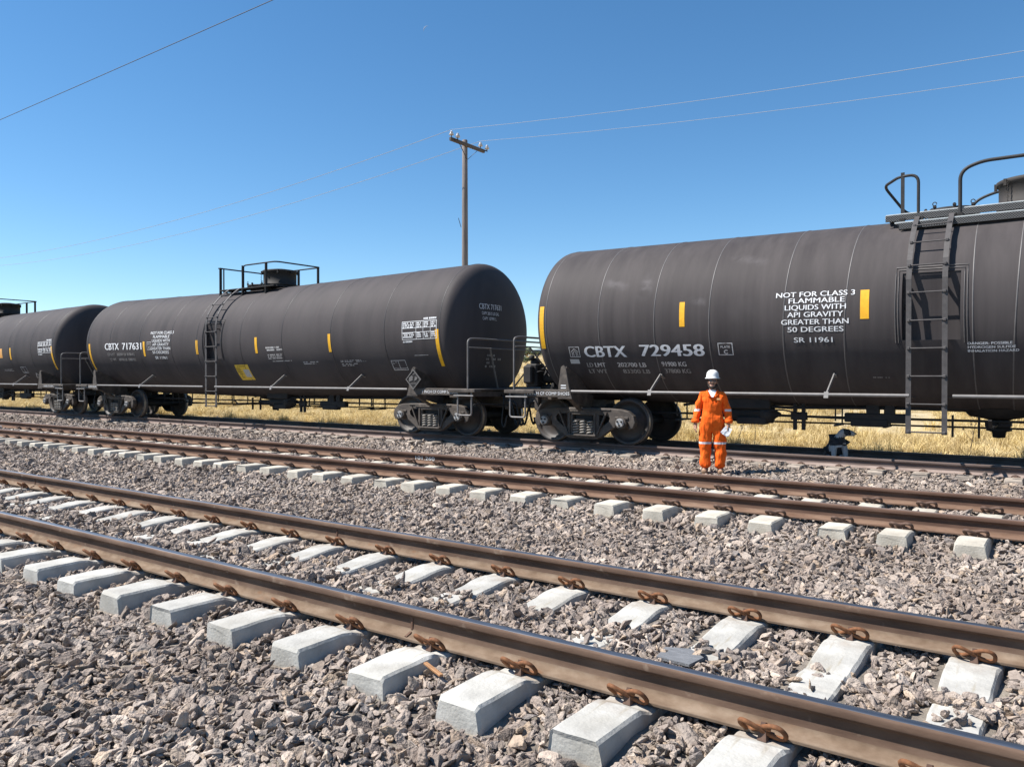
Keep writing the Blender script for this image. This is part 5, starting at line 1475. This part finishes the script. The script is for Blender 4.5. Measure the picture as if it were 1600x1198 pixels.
hb_.lathe([(.140, 0), (.143, .006), (.119, .020), (.117, .05), (.108, .095), (.085, .125), (.05, .145), (.001, .152)], (.003, -.002, 1.640), 'Z', 36)
hb_.lathe([(.138, -.004), (.112, .006), (.10, .05)], (.003, -.002, 1.640), 'Z', 36, 0, True, False)
hb_.add([(-.012, -.12, 1.66), (.018, -.12, 1.66), (.016, -.02, 1.785), (-.010, -.02, 1.785), (-.010, .09, 1.74), (.016, .09, 1.74)], [(0, 1, 2, 3), (3, 2, 5, 4)])
for k in range(len(hb_.v)):                   # oval brim, a little longer in front
    x, y, z = hb_.v[k]; hb_.v[k] = (.003 + (x - .003) * .90, y * 1.04 - (.004 if y < 0 else 0), z)
hat = hb_.build('hard_hat', hat_m, wk)
st = MB()
for sx in (-1, 1): st.tube([(sx * .085, -.02, 1.63), (sx * .080, -.05, 1.56), (sx * .055, -.085, 1.485), (.003, -.098, 1.462)], .005, 5)
st.build('chin_strap', hair_m, hat)
gl = MB()
for sx in (-1, 1):
    gl.add([(.003 + sx * .008, -.116, 1.62), (.003 + sx * .06, -.098, 1.622), (.003 + sx * .062, -.094, 1.594), (.003 + sx * .036, -.110, 1.584), (.003 + sx * .012, -.117, 1.592)], [(0, 1, 2, 3, 4)])
    gl.tube([(.003 + sx * .06, -.098, 1.615), (.003 + sx * .082, -.0, 1.60)], .003, 5)
gl.tube([(-.055, -.100, 1.622), (.003, -.12, 1.617), (.061, -.100, 1.622)], .0028, 5)
gl.build('glasses', lens_m, wk)
bd = MB(); BS = 1.22
for (x, y, z, r) in ((-.055, -.046, 1.527, .020), (.061, -.046, 1.527, .020), (-.040, -.070, 1.500, .022), (.046, -.070, 1.500, .022), (.003, -.086, 1.486, .025), (-.02, -.082, 1.490, .022), (.026, -.082, 1.490, .022)):
    blob(bd, (x, y, z), (r * BS, r * .85 * BS, r * 1.15 * BS))
for sx in (-1, 1): blob(bd, (.003 + sx * .014, -.104, 1.543), (.018, .008, .006))
bd.build('beard', hair_m, wk)
for sx in (-1, 1):
    fx = -.122 if sx < 0 else .132; b = MB()
    bo_v, bo_f = skin_mesh([(0, .04, .09), (0, .03, .045), (sx * .006, -.05, .04), (sx * .016, -.14, .036)], [(0, 1), (1, 2), (2, 3)], [(.055, .055), (.052, .045), (.050, .042), (.048, .034)], 2, 1)
    b.add([(v.x + fx, v.y, max(0, v.z)) for v in bo_v], bo_f, 0, True)
    b.box((fx + sx * .006, -.05, .008), (.10, .27, .016), 0, Matrix.Rotation(-sx * .09, 3, 'Z'), .005)
    b.build('boot', boot_m, wk)
pp = MB(); rg = random.Random(3)
for (dx, dy, a, sc_) in ((0, 0, 0, 1), (.012, -.018, 14, .92), (-.01, .012, -10, .85)):
    vs = []
    for i in range(5):
        for j in range(4):
            u, v = (i / 4 - .5) * .125 * sc_, (j / 3 - .5) * .155 * sc_
            vs.append(Vector((u * math.cos(R(a)) - v * math.sin(R(a)) + dx, dy + .012 * math.sin(5 * u + 9 * v + a) + rg.uniform(-.004, .004), u * math.sin(R(a)) + v * math.cos(R(a)))))
    pp.add(vs, [(i * 4 + j, i * 4 + j + 1, i * 4 + j + 5, i * 4 + j + 4) for i in range(4) for j in range(3)])
M19 = Matrix.Rotation(R(19), 4, 'Z')
paper = pp.build('paper_sheet', paper_m, None, tuple(wk.location + (M19 @ Vector((.235, -.105, .745))) * .968))
paper.rotation_euler = (R(-12), R(38), R(19))
tag(paper, 'crumpled white paper sheets held in the hand of the orange worker', 'paper')

# ---------------------------------------------------------------- the dog
coat_m = mat('dog_coat_grey', [(.30, .28, .27), (.42, .40, .39)], scale=40, rough=.9, bump=.3, bscale=150, bdist=.004)
coat_b = mat('dog_coat_black', [(.012, .011, .012), (.03, .027, .028)], scale=30, rough=.75)
coat_w = mat('dog_coat_white', [(.62, .60, .58), (.70, .68, .66)], scale=30, rough=.9)
dg = empty('dog', (-3.38, 14.62, -.295), R(24)); dg.scale = (1.04, 1.04, 1.04); tag(dg, 'black and grey dog sitting behind the rail in the shade under the tank car', 'dog')
V_, E_, Q_ = [], [], []
pv = jv((-.06, .14, .17), (.12, .13)); b1 = jv((-.05, .09, .31), (.118, .13), pv); b2 = jv((-.015, .03, .43), (.112, .12), b1); n1 = jv((.025, .01, .53), (.072, .075), b2); h1 = jv((.065, -.02, .605), (.092, .090), n1)
m1_ = jv((.155, -.045, .592), (.064, .060), h1); m2_ = jv((.215, -.06, .574), (.048, .044), m1_); jv((.245, -.065, .57), (.036, .034), m2_)
for (x, y) in ((-.10, -.07), (.09, -.04)):
    s_ = jv((x * .8, y * .4, .38), .060, b2); e_ = jv((x, y - .03, .26), .046, s_); w_ = jv((x, y - .04, .12), .034, e_); p_ = jv((x, y - .055, .035), .035, w_); jv((x + .01, y - .11, .026), (.036, .026), p_)
for sx in (-1, 1):
    h_ = jv((-.08 + sx * .08, .10, .15), .085, pv); k_ = jv((-.04 + sx * .13, -.05, .14), .06, h_); q_ = jv((-.09 + sx * .12, .04, .05), .036, k_); jv((-.06 + sx * .14, -.10, .03), (.036, .028), q_)
t_ = jv((-.24, .20, .10), .035, pv); t2_ = jv((-.33, .26, .06), .026, t_); jv((-.40, .26, .05), .016, t2_)
dv, df_ = skin_mesh(V_, E_, Q_, 2)
db = MB()
def dog_mi(c):
    if c.z < .06: return 2
    if .37 < c.z < .515: return 1
    if c.z > .50 and c.x > .06: 
        return 1 if (c.z > .575 - .25 * max(0, c.x - .08) and c.x < .165 and c.x > .0 - (c.z - .6) * .3) or c.x > .24 else 0
    if (c.x < -.10 and c.y > .05) or (c.z < .42 and c.y > .02): return 1
    return 0
o_ = len(db.v); db.v += [tuple(v) for v in dv]
for f in df_:
    c = sum((dv[i] for i in f), Vector()) / len(f); db.f.append(f); db.m.append(dog_mi(c)); db.s.append(True)
for sx in (-1, 1):                            # drooping ears, eyes and nose
    ex = Vector((.075, -.03 - sx * .070, .632))
    db.add([ex, ex + Vector((.05, -sx * .012, .0)), ex + Vector((.045, -sx * .035, -.075)), ex + Vector((.008, -sx * .035, -.085)), ex + Vector((-.02, -sx * .012, -.04))], [(0, 1, 2, 3, 4)], 1)
    blob(db, (.150, -.048 - sx * .042, .622), (.011, .008, .011), 1, 8)
blob(db, (.252, -.066, .578), (.016, .022, .016), 1, 8)
db.build('body', [coat_m, coat_b, coat_w], dg)
# harness vest over the shoulders
hv_m = mat('dog_vest_cloth', [(.012, .012, .016), (.022, .020, .024)], scale=30, rough=.85)
V_, E_, Q_ = [], [], []
a_ = jv((-.055, .095, .28), (.128, .140)); b_ = jv((-.035, .06, .37), (.132, .142), a_); jv((.005, .025, .475), (.108, .112), b_)
vv, vf = skin_mesh(V_, E_, Q_, 2, 1)
vest = MB().add(vv, vf, 0, True).build('vest', hv_m, dg)
vb = MB(); vb.add([(-.085, -.108, .34), (.03, -.122, .355), (.035, -.12, .39), (-.075, -.105, .38)], [(0, 1, 2, 3)]); vb.add([(.03, -.13, .41), (.09, -.10, .40), (.095, -.09, .42), (.035, -.12, .43)], [(0, 1, 2, 3)])
vb.build('vest_strap', coat_m, vest, normals=False)
